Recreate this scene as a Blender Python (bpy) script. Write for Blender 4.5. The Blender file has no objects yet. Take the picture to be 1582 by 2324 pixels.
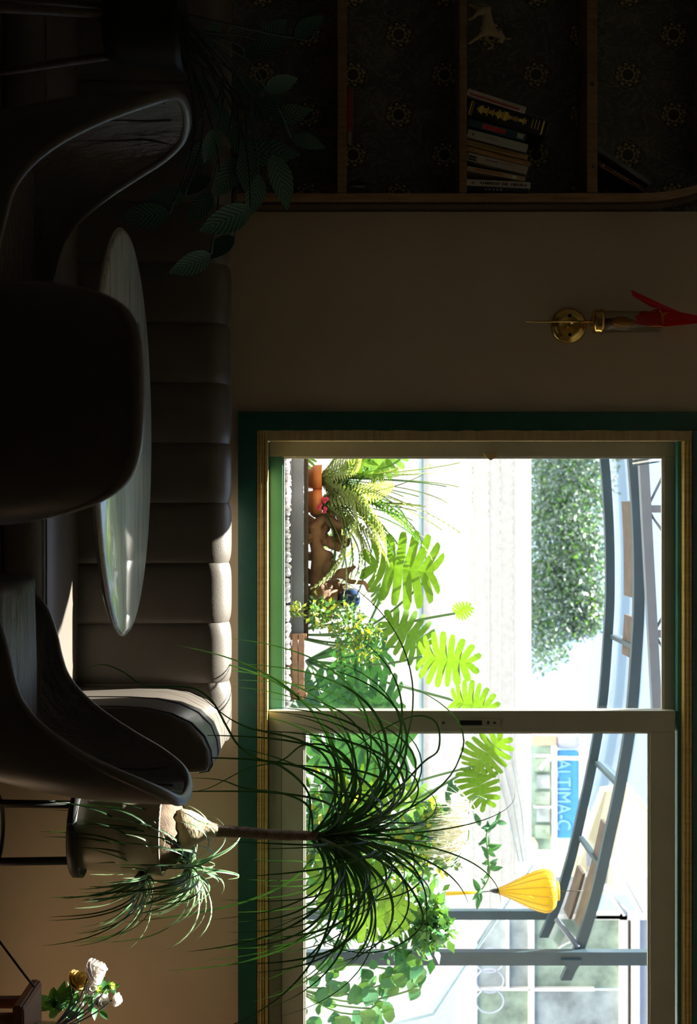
import bpy, bmesh, math, random
from mathutils import Vector, Matrix, Euler

S = bpy.context.scene
COL = S.collection
F = 3000.0            # focal length in pixels of the 1582x2324 frame
EYE = 1.25

# ------------------------------------------------------------------ camera
cam = bpy.data.cameras.new('camera')
cam.sensor_width = 36.0
cam.lens = F / 2324 * 36.0
cam.clip_end = 200
cam.dof.use_dof = True
cam.dof.focus_distance = 3.85
cam.dof.aperture_fstop = 5.6
camo = bpy.data.objects.new('camera', cam)
COL.objects.link(camo)
# the photograph hangs on its side: the world's up is the picture's right
camo.matrix_world = Matrix(((0, -1, 0, 0), (0, 0, -1, 0), (1, 0, 0, EYE), (0, 0, 0, 1)))
S.camera = camo

# ------------------------------------------------------------------ world, sun, exposure
SUN_DIR = Vector((0.80, -1.0, -2.75)).normalized()
W = bpy.data.worlds.new('world'); S.world = W; W.use_nodes = True
wn = W.node_tree.nodes; wl = W.node_tree.links
bg = wn['Background']
sky = wn.new('ShaderNodeTexSky'); sky.sky_type = 'NISHITA'; sky.sun_disc = False
sky.sun_elevation = math.radians(65); sky.sun_rotation = math.radians(-38.7)
sky.air_density = 1.0; sky.dust_density = 1.0; sky.ozone_density = 1.0
wl.new(sky.outputs[0], bg.inputs[0]); bg.inputs[1].default_value = 0.19
sl = bpy.data.lights.new('sun', 'SUN'); sl.energy = 29.0; sl.angle = math.radians(0.6); sl.color = (1.0, 0.96, 0.90)
so = bpy.data.objects.new('sun', sl); COL.objects.link(so)
so.rotation_euler = SUN_DIR.to_track_quat('-Z', 'Y').to_euler(); so.location = (-4, 12, 16)
S.view_settings.view_transform = 'Standard'; S.view_settings.look = 'None'
S.view_settings.gamma = 1.0; S.view_settings.use_curve_mapping = False
S.view_settings.exposure = 0.75

R = random.Random(7)

def P(px, py, d):
    """world point seen at photo pixel (px, py) when it lies d metres into the room"""
    return Vector(((py - 1162) * d / F, d, EYE + (px - 791) * d / F))

# ------------------------------------------------------------------ materials
class NB:
    def __init__(self, name):
        self.m = bpy.data.materials.new(name); self.m.use_nodes = True
        self.t = self.m.node_tree; self.n = self.t.nodes; self.l = self.t.links
        self.b = self.n['Principled BSDF']; self.out = self.n['Material Output']
    def node(self, typ, **kw):
        x = self.n.new(typ)
        for k, v in kw.items(): setattr(x, k, v)
        return x
    def put(self, sock, v):
        if isinstance(v, bpy.types.NodeSocket): self.l.new(v, sock)
        else: sock.default_value = v
    def math(self, op, a, b=None, c=None):
        x = self.node('ShaderNodeMath', operation=op)
        for i, v in enumerate((a, b, c)):
            if v is not None: self.put(x.inputs[i], v)
        return x.outputs[0]
    def mix(self, f, a, b):
        x = self.node('ShaderNodeMix', data_type='RGBA')
        self.put(x.inputs[0], f)
        for i, v in ((6, a), (7, b)):
            self.put(x.inputs[i], v if isinstance(v, bpy.types.NodeSocket) else (*v, 1) if len(v) == 3 else v)
        return x.outputs[2]
    def coord(self, out='Object'):
        return self.node('ShaderNodeTexCoord').outputs[out]
    def noise(self, vec, scale, detail=4.0, rough=0.55):
        x = self.node('ShaderNodeTexNoise'); self.l.new(vec, x.inputs['Vector'])
        x.inputs['Scale'].default_value = scale; x.inputs['Detail'].default_value = detail; x.inputs['Roughness'].default_value = rough
        return x.outputs[0]
    def mapping(self, vec, scale=(1, 1, 1), rot=(0, 0, 0)):
        x = self.node('ShaderNodeMapping'); self.l.new(vec, x.inputs['Vector'])
        x.inputs['Scale'].default_value = scale; x.inputs['Rotation'].default_value = rot
        return x.outputs[0]
    def ramp(self, fac, *stops):
        x = self.node('ShaderNodeValToRGB'); self.l.new(fac, x.inputs[0])
        e = x.color_ramp.elements
        while len(e) < len(stops): e.new(0.5)
        for i, (p, c) in enumerate(stops): e[i].position = p; e[i].color = (*c, 1)
        return x.outputs[0]
    def bump(self, h, strength=0.3, dist=0.01):
        x = self.node('ShaderNodeBump'); self.l.new(h, x.inputs['Height'])
        x.inputs['Strength'].default_value = strength; x.inputs['Distance'].default_value = dist
        self.l.new(x.outputs[0], self.b.inputs['Normal'])
    def col(self, c): self.put(self.b.inputs['Base Color'], c if isinstance(c, bpy.types.NodeSocket) else (*c, 1))
    def set(self, rough=0.5, metal=0.0, spec=0.5, trans=0.0, coat=0.0):
        i = self.b.inputs
        i['Roughness'].default_value = rough; i['Metallic'].default_value = metal
        i['Specular IOR Level'].default_value = spec; i['Transmission Weight'].default_value = trans
        i['Coat Weight'].default_value = coat
        return self

def plain(name, c, rough=0.5, metal=0.0, spec=0.5, var=0.12, scale=12.0, bump=0.0, bscale=None, coat=0.0):
    b = NB(name); co = b.coord()
    n = b.noise(co, scale)
    lo = tuple(x * (1 - var) for x in c); hi = tuple(min(1, x * (1 + var)) for x in c)
    b.col(b.ramp(n, (0.3, lo), (0.7, hi)))
    if bump: b.bump(b.noise(co, bscale or scale * 6, 3), bump, 0.004)
    b.set(rough, metal, spec, coat=coat)
    return b.m

def wood(name, c1, c2, rough=0.45, stretch=(1, 1, 12), scale=9.0, coat=0.0):
    b = NB(name); co = b.mapping(b.coord(), stretch)
    n = b.noise(co, scale, 6, 0.65)
    b.col(b.ramp(n, (0.35, c1), (0.65, c2)))
    b.bump(n, 0.12, 0.002); b.set(rough, coat=coat)
    return b.m

def leafmat(name, c1, c2, trans=0.45, rough=0.45, scale=14.0, tint=1.3, spec=0.4):
    b = NB(name); co = b.coord()
    c = b.ramp(b.noise(co, scale, 3), (0.3, c1), (0.7, c2))
    b.col(c); b.set(rough, spec=spec)
    t = b.node('ShaderNodeBsdfTranslucent')
    g = b.node('ShaderNodeMix', data_type='RGBA', blend_type='MULTIPLY'); g.inputs[0].default_value = 1.0
    b.l.new(c, g.inputs[6]); g.inputs[7].default_value = (1.15 * tint, 1.1 * tint, 0.35 * tint, 1)
    b.l.new(g.outputs[2], t.inputs[0])
    mx = b.node('ShaderNodeMixShader'); mx.inputs[0].default_value = trans
    b.l.new(b.b.outputs[0], mx.inputs[1]); b.l.new(t.outputs[0], mx.inputs[2]); b.l.new(mx.outputs[0], b.out.inputs[0])
    return b.m

def translucent(name, c, t=0.5, rough=0.7, var=0.06, scale=30, tc=None):
    b = NB(name); co = b.coord()
    n = b.noise(co, scale, 4)
    cc = b.ramp(n, (0.3, tuple(x * (1 - var) for x in c)), (0.7, c))
    b.col(cc); b.set(rough, spec=0.2)
    tr = b.node('ShaderNodeBsdfTranslucent')
    if tc: tr.inputs[0].default_value = (*tc, 1)
    else: b.l.new(cc, tr.inputs[0])
    mx = b.node('ShaderNodeMixShader'); mx.inputs[0].default_value = t
    b.l.new(b.b.outputs[0], mx.inputs[1]); b.l.new(tr.outputs[0], mx.inputs[2]); b.l.new(mx.outputs[0], b.out.inputs[0])
    return b.m

def pane_glass(name, tint=(0.97, 0.99, 0.98), ior=1.35, rough=0.0):
    b = NB(name)
    tr = b.node('ShaderNodeBsdfTransparent'); tr.inputs[0].default_value = (*tint, 1)
    gl = b.node('ShaderNodeBsdfGlossy'); gl.inputs['Roughness'].default_value = rough
    ge = b.node('ShaderNodeNewGeometry'); dt = b.node('ShaderNodeVectorMath', operation='DOT_PRODUCT')
    b.l.new(ge.outputs['Incoming'], dt.inputs[0]); b.l.new(ge.outputs['Normal'], dt.inputs[1])
    k = b.math('POWER', b.math('SUBTRACT', 1.0, b.math('ABSOLUTE', dt.outputs['Value'])), 5.0)
    r0 = ((ior - 1) / (ior + 1)) ** 2
    fr = b.math('ADD', r0, b.math('MULTIPLY', k, 1 - r0))
    mx = b.node('ShaderNodeMixShader')
    b.l.new(fr, mx.inputs[0]); b.l.new(tr.outputs[0], mx.inputs[1]); b.l.new(gl.outputs[0], mx.inputs[2])
    b.l.new(mx.outputs[0], b.out.inputs[0])
    return b.m

M = {}
M['plaster'] = plain('wall_plaster', (0.53, 0.415, 0.29), 0.8, var=0.05, scale=3, bump=0.15, bscale=180)
M['plaster_dark'] = plain('room_plaster', (0.62, 0.57, 0.49), 0.9, var=0.05, scale=3)
M['ceiling'] = plain('ceiling_paint', (0.74, 0.70, 0.62), 0.9, var=0.04, scale=3)
M['floorwood'] = wood('floor_wood', (0.27, 0.18, 0.115), (0.36, 0.25, 0.165), 0.5, (12, 1, 1))
M['green'] = plain('green_trim_paint', (0.012, 0.085, 0.058), 0.42, var=0.12, scale=20, bump=0.1)
M['ochre'] = wood('ochre_bare_wood', (0.42, 0.29, 0.12), (0.55, 0.40, 0.19), 0.6)
M['gold'] = wood('gilded_sill', (0.45, 0.30, 0.08), (0.62, 0.44, 0.14), 0.35, (12, 1, 1))
M['sash'] = plain('taupe_sash_paint', (0.44, 0.42, 0.32), 0.42, var=0.06, scale=8, bump=0.05)
M['sashgreen'] = plain('teal_sash_paint', (0.06, 0.25, 0.22), 0.45, var=0.08, scale=8)
M['bead'] = plain('white_glazing_bead', (0.75, 0.73, 0.66), 0.5, var=0.05)
M['black'] = plain('black_plastic', (0.01, 0.01, 0.01), 0.5)
M['glass'] = pane_glass('window_glass')
M['shelfwood'] = wood('shelf_wood', (0.20, 0.11, 0.05), (0.31, 0.185, 0.09), 0.4, (10, 3, 1))
M['postwood'] = wood('post_wood', (0.26, 0.14, 0.065), (0.40, 0.24, 0.12), 0.35, (10, 3, 1.2), coat=0.3)
M['darkwood'] = wood('dark_wood', (0.05, 0.03, 0.02), (0.09, 0.05, 0.03), 0.5)
M['brownred'] = wood('red_brown_stain', (0.17, 0.07, 0.035), (0.24, 0.10, 0.05), 0.5)
M['brass'] = plain('polished_brass', (0.80, 0.55, 0.18), 0.18, 1.0, var=0.05)
M['redpaper'] = translucent('red_folded_paper', (0.80, 0.035, 0.02), 0.5, 0.4)
M['orangepaper'] = translucent('orange_paper', (0.85, 0.28, 0.03), 0.4, 0.5)
M['tubeglass'] = pane_glass('lamp_tube_glass', (0.93, 0.92, 0.88), 1.35)
M['filament'] = plain('amber_bulb', (0.45, 0.20, 0.04), 0.2, var=0.2)

def leather(name, c, rough=0.42, crease=0.35, spec=0.5):
    b = NB(name); co = b.coord()
    n = b.noise(co, 5, 4); b.col(b.ramp(n, (0.3, tuple(x * 0.86 for x in c)), (0.7, c)))
    fine = b.noise(co, 260, 2)
    w = b.noise(b.mapping(co, (6, 2, 1.2)), 4, 5, 0.6)
    h = b.math('ADD', b.math('MULTIPLY', fine, 0.12), b.math('MULTIPLY', w, crease))
    b.bump(h, 0.35, 0.01); b.set(rough, spec=spec)
    return b.m
M['sofa'] = leather('sofa_leather', (0.125, 0.105, 0.085), 0.38, 0.08)
M['sofa_seam'] = plain('sofa_seam', (0.07, 0.06, 0.05), 0.6)
M['chair'] = leather('chair_leather', (0.14, 0.115, 0.10), 0.38, 0.5, 0.9)
def creased(name, c):
    b = NB(name); co = b.coord()
    n = b.noise(co, 6, 3); b.col(b.ramp(n, (0.3, tuple(x * 0.85 for x in c)), (0.7, c)))
    w = b.noise(b.mapping(co, (2.2, 11, 3)), 3.0, 5, 0.6)
    b.bump(w, 0.9, 0.03); b.set(0.36, spec=0.9)
    return b.m
M['chairseat'] = creased('creased_seat_leather', (0.15, 0.125, 0.11))
M['shell'] = plain('chair_shell', (0.095, 0.083, 0.068), 0.4, var=0.08, scale=4)
M['chairrim'] = plain('chair_piping', (0.16, 0.13, 0.11), 0.35)
M['chrome'] = plain('dark_steel', (0.25, 0.24, 0.23), 0.3, 1.0)

def table_material():
    b = NB('table_stone'); co = b.coord()
    s = b.noise(b.mapping(co, (1.2, 9, 9)), 3.2, 8, 0.7)
    c = b.ramp(s, (0.36, (0.28, 0.28, 0.22)), (0.46, (0.58, 0.57, 0.46)), (0.62, (0.70, 0.69, 0.58)))
    b.col(c); b.set(0.36, spec=0.9, coat=0.8); b.b.inputs['Coat Roughness'].default_value = 0.05; b.bump(s, 0.03, 0.002)
    return b.m
M['table'] = table_material()
M['tablerim'] = plain('table_rim', (0.48, 0.42, 0.33), 0.35)

def wallpaper():
    b = NB('damask_wallpaper'); co = b.coord()
    sx = b.node('ShaderNodeSeparateXYZ'); b.l.new(co, sx.inputs[0])
    X, Z = sx.outputs[0], sx.outputs[2]
    PX, PZ = 0.267, 0.305
    rings = None; dark = None
    for ox, oz in ((0.0, 0.0), (0.5, 0.5)):
        u = b.math('MULTIPLY', b.math('SUBTRACT', b.math('FRACT', b.math('ADD', b.math('DIVIDE', b.math('ADD', X, 10.0), PX), ox)), 0.5), PX)
        v = b.math('MULTIPLY', b.math('SUBTRACT', b.math('FRACT', b.math('ADD', b.math('DIVIDE', b.math('ADD', Z, 10.02), PZ), oz)), 0.5), PZ)
        r = b.math('SQRT', b.math('ADD', b.math('MULTIPLY', u, u), b.math('MULTIPLY', v, v)))
        a = b.math('ARCTAN2', v, u)
        ring = b.math('LESS_THAN', b.math('ABSOLUTE', b.math('SUBTRACT', r, 0.021)), 0.0018)
        pet = b.math('LESS_THAN', b.math('ABSOLUTE', b.math('SUBTRACT', r, b.math('ADD', 0.030, b.math('MULTIPLY', 0.006, b.math('SINE', b.math('MULTIPLY', a, 10.0)))))), 0.0022)
        out = b.math('LESS_THAN', b.math('ABSOLUTE', b.math('SUBTRACT', r, b.math('ADD', 0.045, b.math('MULTIPLY', 0.004, b.math('SINE', b.math('MULTIPLY', a, 6.0)))))), 0.0013)
        dots = b.math('MULTIPLY', b.math('LESS_THAN', b.math('ABSOLUTE', b.math('SUBTRACT', r, 0.036)), 0.0035), b.math('GREATER_THAN', b.math('SINE', b.math('MULTIPLY', a, 8.0)), 0.55))
        allr = b.math('MAXIMUM', b.math('MAXIMUM', ring, pet), b.math('MAXIMUM', b.math('MULTIPLY', out, 0.5), dots))
        rings = allr if rings is None else b.math('MAXIMUM', rings, allr)
        dk = b.math('LESS_THAN', r, 0.05)
        dark = dk if dark is None else b.math('MAXIMUM', dark, dk)
    wv = b.node('ShaderNodeTexNoise'); b.l.new(co, wv.inputs['Vector']); wv.inputs['Scale'].default_value = 14; wv.inputs['Distortion'].default_value = 2.2; wv.inputs['Detail'].default_value = 2
    sw = b.math('LESS_THAN', b.math('ABSOLUTE', b.math('SUBTRACT', wv.outputs[0], 0.5)), 0.028)
    base = b.ramp(b.noise(co, 10, 4), (0.35, (0.085, 0.088, 0.075)), (0.65, (0.135, 0.136, 0.118)))
    c = b.mix(b.math('MULTIPLY', b.math('MULTIPLY', sw, 0.5), b.math('SUBTRACT', 1.0, dark)), base, (0.30, 0.27, 0.21))
    c = b.mix(b.math('MULTIPLY', dark, 0.6), c, (0.028, 0.026, 0.022))
    c = b.mix(rings, c, (0.60, 0.46, 0.22))
    b.col(c); b.set(0.6)
    return b.m
M['wallpaper'] = wallpaper()
M['gravel'] = plain('pale_gravel', (0.62, 0.60, 0.60), 0.8, var=0.25, scale=40)
M['rail'] = plain('grey_planter_edge', (0.13, 0.13, 0.145), 0.6, var=0.1)
M['soil'] = plain('soil', (0.05, 0.032, 0.02), 0.95, var=0.4, scale=60, bump=0.6)
M['terracotta'] = plain('terracotta', (0.62, 0.19, 0.055), 0.75, var=0.12)
M['drift'] = plain('driftwood', (0.20, 0.10, 0.05), 0.8, var=0.4, scale=18, bump=0.5)
M['blueglaze'] = plain('blue_glaze', (0.015, 0.03, 0.085), 0.12, var=0.3, coat=0.6)
M['monstera'] = leafmat('monstera_leaf', (0.15, 0.34, 0.03), (0.24, 0.44, 0.05), 0.5, tint=0.5)
M['monsteradark'] = leafmat('dark_monstera_leaf', (0.04, 0.17, 0.08), (0.10, 0.28, 0.12), 0.45, tint=0.5)
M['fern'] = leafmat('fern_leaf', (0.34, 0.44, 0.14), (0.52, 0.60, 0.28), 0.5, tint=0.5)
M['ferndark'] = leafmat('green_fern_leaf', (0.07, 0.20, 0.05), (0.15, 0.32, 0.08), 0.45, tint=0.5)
M['shrub'] = leafmat('shrub_leaf', (0.07, 0.21, 0.08), (0.17, 0.33, 0.12), 0.45, tint=0.5)
M['lime'] = leafmat('lime_leaf', (0.40, 0.46, 0.05), (0.55, 0.60, 0.12), 0.5, tint=0.45)
M['treeleaf'] = leafmat('hazed_cypress_leaf', (0.07, 0.135, 0.15), (0.21, 0.27, 0.21), 0.2, tint=0.4)  # distance haze is put into the leaf colour as blue-grey
M['darkstem'] = plain('dark_stem', (0.02, 0.035, 0.02), 0.6)
M['stem'] = plain('green_stem', (0.10, 0.20, 0.07), 0.5)
M['bark'] = plain('bark', (0.16, 0.10, 0.06), 0.85, var=0.3, scale=40, bump=0.6)
M['palm'] = leafmat('palm_leaf', (0.018, 0.065, 0.028), (0.05, 0.13, 0.045), 0.25, tint=0.8)
M['bulb'] = plain('palm_bulb', (0.46, 0.36, 0.22), 0.7, var=0.35, scale=30, bump=0.7, bscale=90)
M['trunk'] = plain('palm_trunk', (0.20, 0.13, 0.09), 0.85, var=0.35, scale=60, bump=0.8, bscale=160)
M['pot'] = plain('olive_metal_pot', (0.33, 0.30, 0.215), 0.36, 0.1, var=0.15, scale=6)
M['standblack'] = plain('black_iron', (0.012, 0.011, 0.010), 0.5)
M['fence'] = translucent('white_fence_sheet', (0.66, 0.65, 0.645), 0.42, var=0.16, scale=30)
M['pipe'] = plain('blue_grey_pipe', (0.30, 0.42, 0.45), 0.5)
M['slate'] = plain('slate_blue_steel', (0.028, 0.055, 0.072), 0.5, var=0.15, scale=10)
M['slatelight'] = plain('pale_blue_steel', (0.12, 0.145, 0.19), 0.5, var=0.1)
M['roofsheet'] = pane_glass('clear_roof_sheet', (0.93, 0.93, 0.92), 1.3)
M['plank'] = plain('weathered_plank', (0.085, 0.066, 0.053), 0.8, var=0.3, scale=20)
M['lantern'] = translucent('yellow_silk', (0.70, 0.53, 0.05), 0.45, 0.5, var=0.05)
M['lanternrib'] = plain('bamboo_rib', (0.45, 0.24, 0.03), 0.6)
M['cord'] = plain('dark_cord', (0.04, 0.035, 0.03), 0.7)
M['whitepaint'] = plain('white_frame_paint', (0.74, 0.71, 0.68), 0.6, var=0.05)
M['cream'] = plain('cream_wall', (0.80, 0.70, 0.47), 0.8, var=0.04)
M['winglass'] = plain('far_window_glass', (0.36, 0.40, 0.40), 0.15, var=0.4, scale=5)
M['winglassgreen'] = plain('greenish_window_glass', (0.30, 0.37, 0.29), 0.2, var=0.5, scale=5)
M['lilac'] = plain('lilac_grey_wall', (0.46, 0.48, 0.58), 0.7, var=0.05)
M['signblue'] = plain('sign_blue', (0.07, 0.30, 0.62), 0.5, var=0.1)
M['signpale'] = plain('pale_blue_letter', (0.25, 0.52, 0.80), 0.5)
M['awning'] = plain('pale_awning', (0.80, 0.78, 0.78), 0.7)
M['shopgreen'] = plain('shop_grey_green', (0.25, 0.36, 0.31), 0.6, var=0.4, scale=4)
M['salmon'] = plain('salmon_wall', (0.75, 0.42, 0.30), 0.8)
M['hairwhite'] = translucent('cream_bristle', (0.85, 0.82, 0.70), 0.5)
M['ground'] = plain('pale_paving', (0.40, 0.39, 0.37), 0.85, var=0.1, scale=5)
M['facade'] = plain('house_render', (0.45, 0.42, 0.38), 0.85)
M['rosewhite'] = translucent('white_petal', (0.88, 0.84, 0.80), 0.55, 0.6)
M['rosecream'] = translucent('cream_petal', (0.85, 0.68, 0.28), 0.4, 0.6)
M['roseleaf'] = leafmat('rose_leaf', (0.035, 0.13, 0.05), (0.08, 0.22, 0.07), 0.3)
M['bud'] = leafmat('green_bud', (0.30, 0.42, 0.12), (0.50, 0.58, 0.25), 0.35)
M['vaseglass'] = pane_glass('vase_glass', (0.85, 0.9, 0.88), 1.45)

def herring():
    b = NB('prayer_plant_leaf'); uv = b.coord('UV')
    sx = b.node('ShaderNodeSeparateXYZ'); b.l.new(uv, sx.inputs[0])
    u = b.math('ABSOLUTE', b.math('SUBTRACT', sx.outputs[0], 0.5))
    s = b.math('SINE', b.math('ADD', b.math('MULTIPLY', sx.outputs[1], 62.0), b.math('MULTIPLY', u, -34.0)))
    c = b.mix(b.math('GREATER_THAN', s, 0.35), (0.02, 0.075, 0.045), (0.10, 0.21, 0.14))
    b.col(c); b.set(0.35)
    return b.m
M['calathea'] = herring()

def spider():
    b = NB('striped_spider_leaf'); uv = b.coord('UV')
    sx = b.node('ShaderNodeSeparateXYZ'); b.l.new(uv, sx.inputs[0])
    u = b.math('ABSOLUTE', b.math('SUBTRACT', sx.outputs[0], 0.5))
    c = b.mix(b.math('GREATER_THAN', u, 0.30), (0.05, 0.20, 0.07), (0.58, 0.63, 0.36))
    b.col(c); b.set(0.4)
    t = b.node('ShaderNodeBsdfTranslucent'); b.l.new(c, t.inputs[0])
    mx = b.node('ShaderNodeMixShader'); mx.inputs[0].default_value = 0.3
    b.l.new(b.b.outputs[0], mx.inputs[1]); b.l.new(t.outputs[0], mx.inputs[2]); b.l.new(mx.outputs[0], b.out.inputs[0])
    return b.m
M['spider'] = spider()

def paint(c, name='book_cloth', rough=0.5):
    k = ('pc', tuple(c), name)
    if k not in M: M[k] = plain(name, c, rough, var=0.08)
    return M[k]

# ------------------------------------------------------------------ object helpers
def tag(o, label=None, cat=None, group=None, kind=None):
    if label: o['label'] = label
    if cat: o['category'] = cat
    if group: o['group'] = group
    if kind: o['kind'] = kind
    return o

def thing(name, label, cat, loc=(0, 0, 0), group=None):
    o = bpy.data.objects.new(name, None); o.empty_display_size = 0.05
    o.location = loc; COL.objects.link(o)
    return tag(o, label, cat, group)

def adopt(o, parent):
    if parent is not None:
        o.parent = parent
        if parent.type == 'EMPTY' and not parent.get('_local'):
            o.matrix_parent_inverse = Matrix.Translation(-Vector(parent.location))
    return o

def link(name, me, mat, parent=None):
    o = bpy.data.objects.new(name, me)
    if mat is not None and not me.materials: me.materials.append(mat)
    COL.objects.link(o)
    return adopt(o, parent)

def mesh(name, V, Fc, mat, parent=None, smooth=False, uvs=None):
    me = bpy.data.meshes.new(name); me.from_pydata([tuple(v) for v in V], [], Fc)
    if smooth: me.polygons.foreach_set('use_smooth', [True] * len(me.polygons))
    if uvs:
        l = me.uv_layers.new(name='UVMap')
        for lp in me.loops: l.data[lp.index].uv = uvs[lp.vertex_index]
    me.update()
    return link(name, me, mat, parent)

def from_bm(name, bm, mat, parent=None, smooth=False):
    me = bpy.data.meshes.new(name); bm.to_mesh(me); bm.free()
    if smooth: me.polygons.foreach_set('use_smooth', [True] * len(me.polygons))
    return link(name, me, mat, parent)

def boxbm(lo, hi, bev=0.0, seg=2):
    bm = bmesh.new(); bmesh.ops.create_cube(bm, size=1)
    c = [(a + b) / 2 for a, b in zip(lo, hi)]; s = [abs(b - a) for a, b in zip(lo, hi)]
    for v in bm.verts: v.co = Vector((c[0] + v.co.x * s[0], c[1] + v.co.y * s[1], c[2] + v.co.z * s[2]))
    if bev: bmesh.ops.bevel(bm, geom=bm.edges[:], offset=min(bev, min(s) * 0.49), segments=seg, affect='EDGES', profile=0.6)
    return bm

def box(name, lo, hi, mat, parent=None, bev=0.0, seg=2):
    return from_bm(name, boxbm(lo, hi, bev, seg), mat, parent)

def frames(pts):
    n = len(pts); T = []
    for i in range(n):
        t = (pts[min(i + 1, n - 1)] - pts[max(i - 1, 0)])
        T.append(t.normalized() if t.length > 1e-9 else Vector((0, 0, 1)))
    ref = Vector((0, 0, 1)) if abs(T[0].z) < 0.9 else Vector((1, 0, 0))
    N = [(ref - T[0] * ref.dot(T[0])).normalized()]
    for i in range(1, n):
        v = N[-1] - T[i] * N[-1].dot(T[i])
        N.append(v.normalized() if v.length > 1e-9 else N[-1])
    return T, N

def tube_geo(pts, rad, seg=8, closed=False, off=0):
    pts = [Vector(p) for p in pts]; n = len(pts)
    rr = rad if isinstance(rad, (list, tuple)) else [rad] * n
    T, N = frames(pts); V = []; Fc = []
    for p, t, nn, r in zip(pts, T, N, rr):
        bb = t.cross(nn)
        for k in range(seg):
            a = 2 * math.pi * k / seg
            V.append(p + (nn * math.cos(a) + bb * math.sin(a)) * r)
    m = n if closed else n - 1
    for i in range(m):
        j = (i + 1) % n
        for k in range(seg):
            k2 = (k + 1) % seg
            Fc.append((off + i * seg + k, off + i * seg + k2, off + j * seg + k2, off + j * seg + k))
    if not closed:
        Fc.append(tuple(off + k for k in reversed(range(seg)))); Fc.append(tuple(off + (n - 1) * seg + k for k in range(seg)))
    return V, Fc

def tube(name, pts, rad, mat, parent=None, seg=8, closed=False):
    V, Fc = tube_geo(pts, rad, seg, closed)
    return mesh(name, V, Fc, mat, parent, True)

def lathe(name, prof, mat, parent=None, seg=32, loc=(0, 0, 0), axis='Z', smooth=True):
    V = []; Fc = []; n = len(prof); L = Vector(loc)
    for r, h in prof:
        for k in range(seg):
            a = 2 * math.pi * k / seg
            q = Vector((r * math.cos(a), r * math.sin(a), h))
            if axis == 'Y': q = Vector((q.x, -q.z, q.y))
            V.append(L + q)
    for i in range(n - 1):
        for k in range(seg):
            k2 = (k + 1) % seg
            Fc.append((i * seg + k, i * seg + k2, (i + 1) * seg + k2, (i + 1) * seg + k))
    if prof[0][0] > 1e-6: Fc.append(tuple(reversed(range(seg))))
    if prof[-1][0] > 1e-6: Fc.append(tuple((n - 1) * seg + k for k in range(seg)))
    return mesh(name, V, Fc, mat, parent, smooth)

def prism(name, poly, y0, y1, mat, parent=None, bev=0.0):
    """poly in X-Z, extruded from y0 to y1"""
    n = len(poly); V = [(x, y0, z) for x, z in poly] + [(x, y1, z) for x, z in poly]
    Fc = [tuple(range(n)), tuple(reversed(range(n, 2 * n)))] + [(i, i + n, (i + 1) % n + n, (i + 1) % n) for i in range(n)]
    bm = bmesh.new(); vs = [bm.verts.new(v) for v in V]
    for f in Fc: bm.faces.new([vs[i] for i in f])
    bmesh.ops.recalc_face_normals(bm, faces=bm.faces[:])
    if bev: bmesh.ops.bevel(bm, geom=bm.edges[:], offset=bev, segments=2, affect='EDGES')
    return from_bm(name, bm, mat, parent)

def wall_with_hole(name, lo, hi, hlo, hhi, mat):
    """box wall in X-Z with one rectangular opening, one mesh"""
    (x0, y0, z0), (x1, y1, z1) = lo, hi; (a0, c0), (a1, c1) = hlo, hhi
    V = []; Fc = []
    def b(p, q):
        o = len(V)
        for y in (p[1], q[1]):
            for z in (p[2], q[2]):
                for x in (p[0], q[0]): V.append((x, y, z))
        for f in ((0, 1, 3, 2), (4, 6, 7, 5), (0, 4, 5, 1), (2, 3, 7, 6), (0, 2, 6, 4), (1, 5, 7, 3)): Fc.append(tuple(o + i for i in f))
    b((x0, y0, z0), (a0, y1, z1)); b((a1, y0, z0), (x1, y1, z1))
    b((a0, y0, z0), (a1, y1, c0)); b((a0, y0, c1), (a1, y1, z1))
    return mesh(name, V, Fc, mat)

def catmull(pts, n=6, closed=False):
    pts = [Vector(p) for p in pts]; m = len(pts); out = []
    for i in range(m if closed else m - 1):
        if closed: a, b, c, d = (pts[(i + k - 1) % m] for k in range(4))
        else: a, b, c, d = pts[max(i - 1, 0)], pts[i], pts[i + 1], pts[min(i + 2, m - 1)]
        for k in range(n):
            t = k / n
            out.append(0.5 * ((2 * b) + (c - a) * t + (2 * a - 5 * b + 4 * c - d) * t * t + (3 * b - a - 3 * c + d) * t ** 3))
    if not closed: out.append(pts[-1])
    return out

def ribbon_geo(pts, width, up=None, fold=0.25, prof=None, off=0):
    """blade along pts: three verts across, tapering; returns verts, faces, uvs"""
    n = len(pts); T, N = frames(pts); V = []; Fc = []; U = []
    for i, p in enumerate(pts):
        t = i / (n - 1)
        w = width * (prof(t) if prof else max(0.06, (1 - t) ** 0.6 * min(1, 0.55 + t * 3)))
        if up is not None:
            s = T[i].cross(Vector(up)); s = s.normalized() if s.length > 1e-4 else T[i].cross(N[i])
        else: s = T[i].cross(N[i])
        nn = s.cross(T[i])
        V += [p - s * w / 2 + nn * w * fold / 2, p, p + s * w / 2 + nn * w * fold / 2]
        U += [(0, t), (0.5, t), (1, t)]
        if i:
            a = off + (i - 1) * 3; b = off + i * 3
            Fc += [(a, a + 1, b + 1, b), (a + 1, a + 2, b + 2, b + 1)]
    return V, Fc, U

def ribbon(name, pts, width, mat, parent=None, up=None, fold=0.25, prof=None):
    V, Fc, U = ribbon_geo(pts, width, up, fold, prof)
    return mesh(name, V, Fc, mat, parent, True, U)

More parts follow.
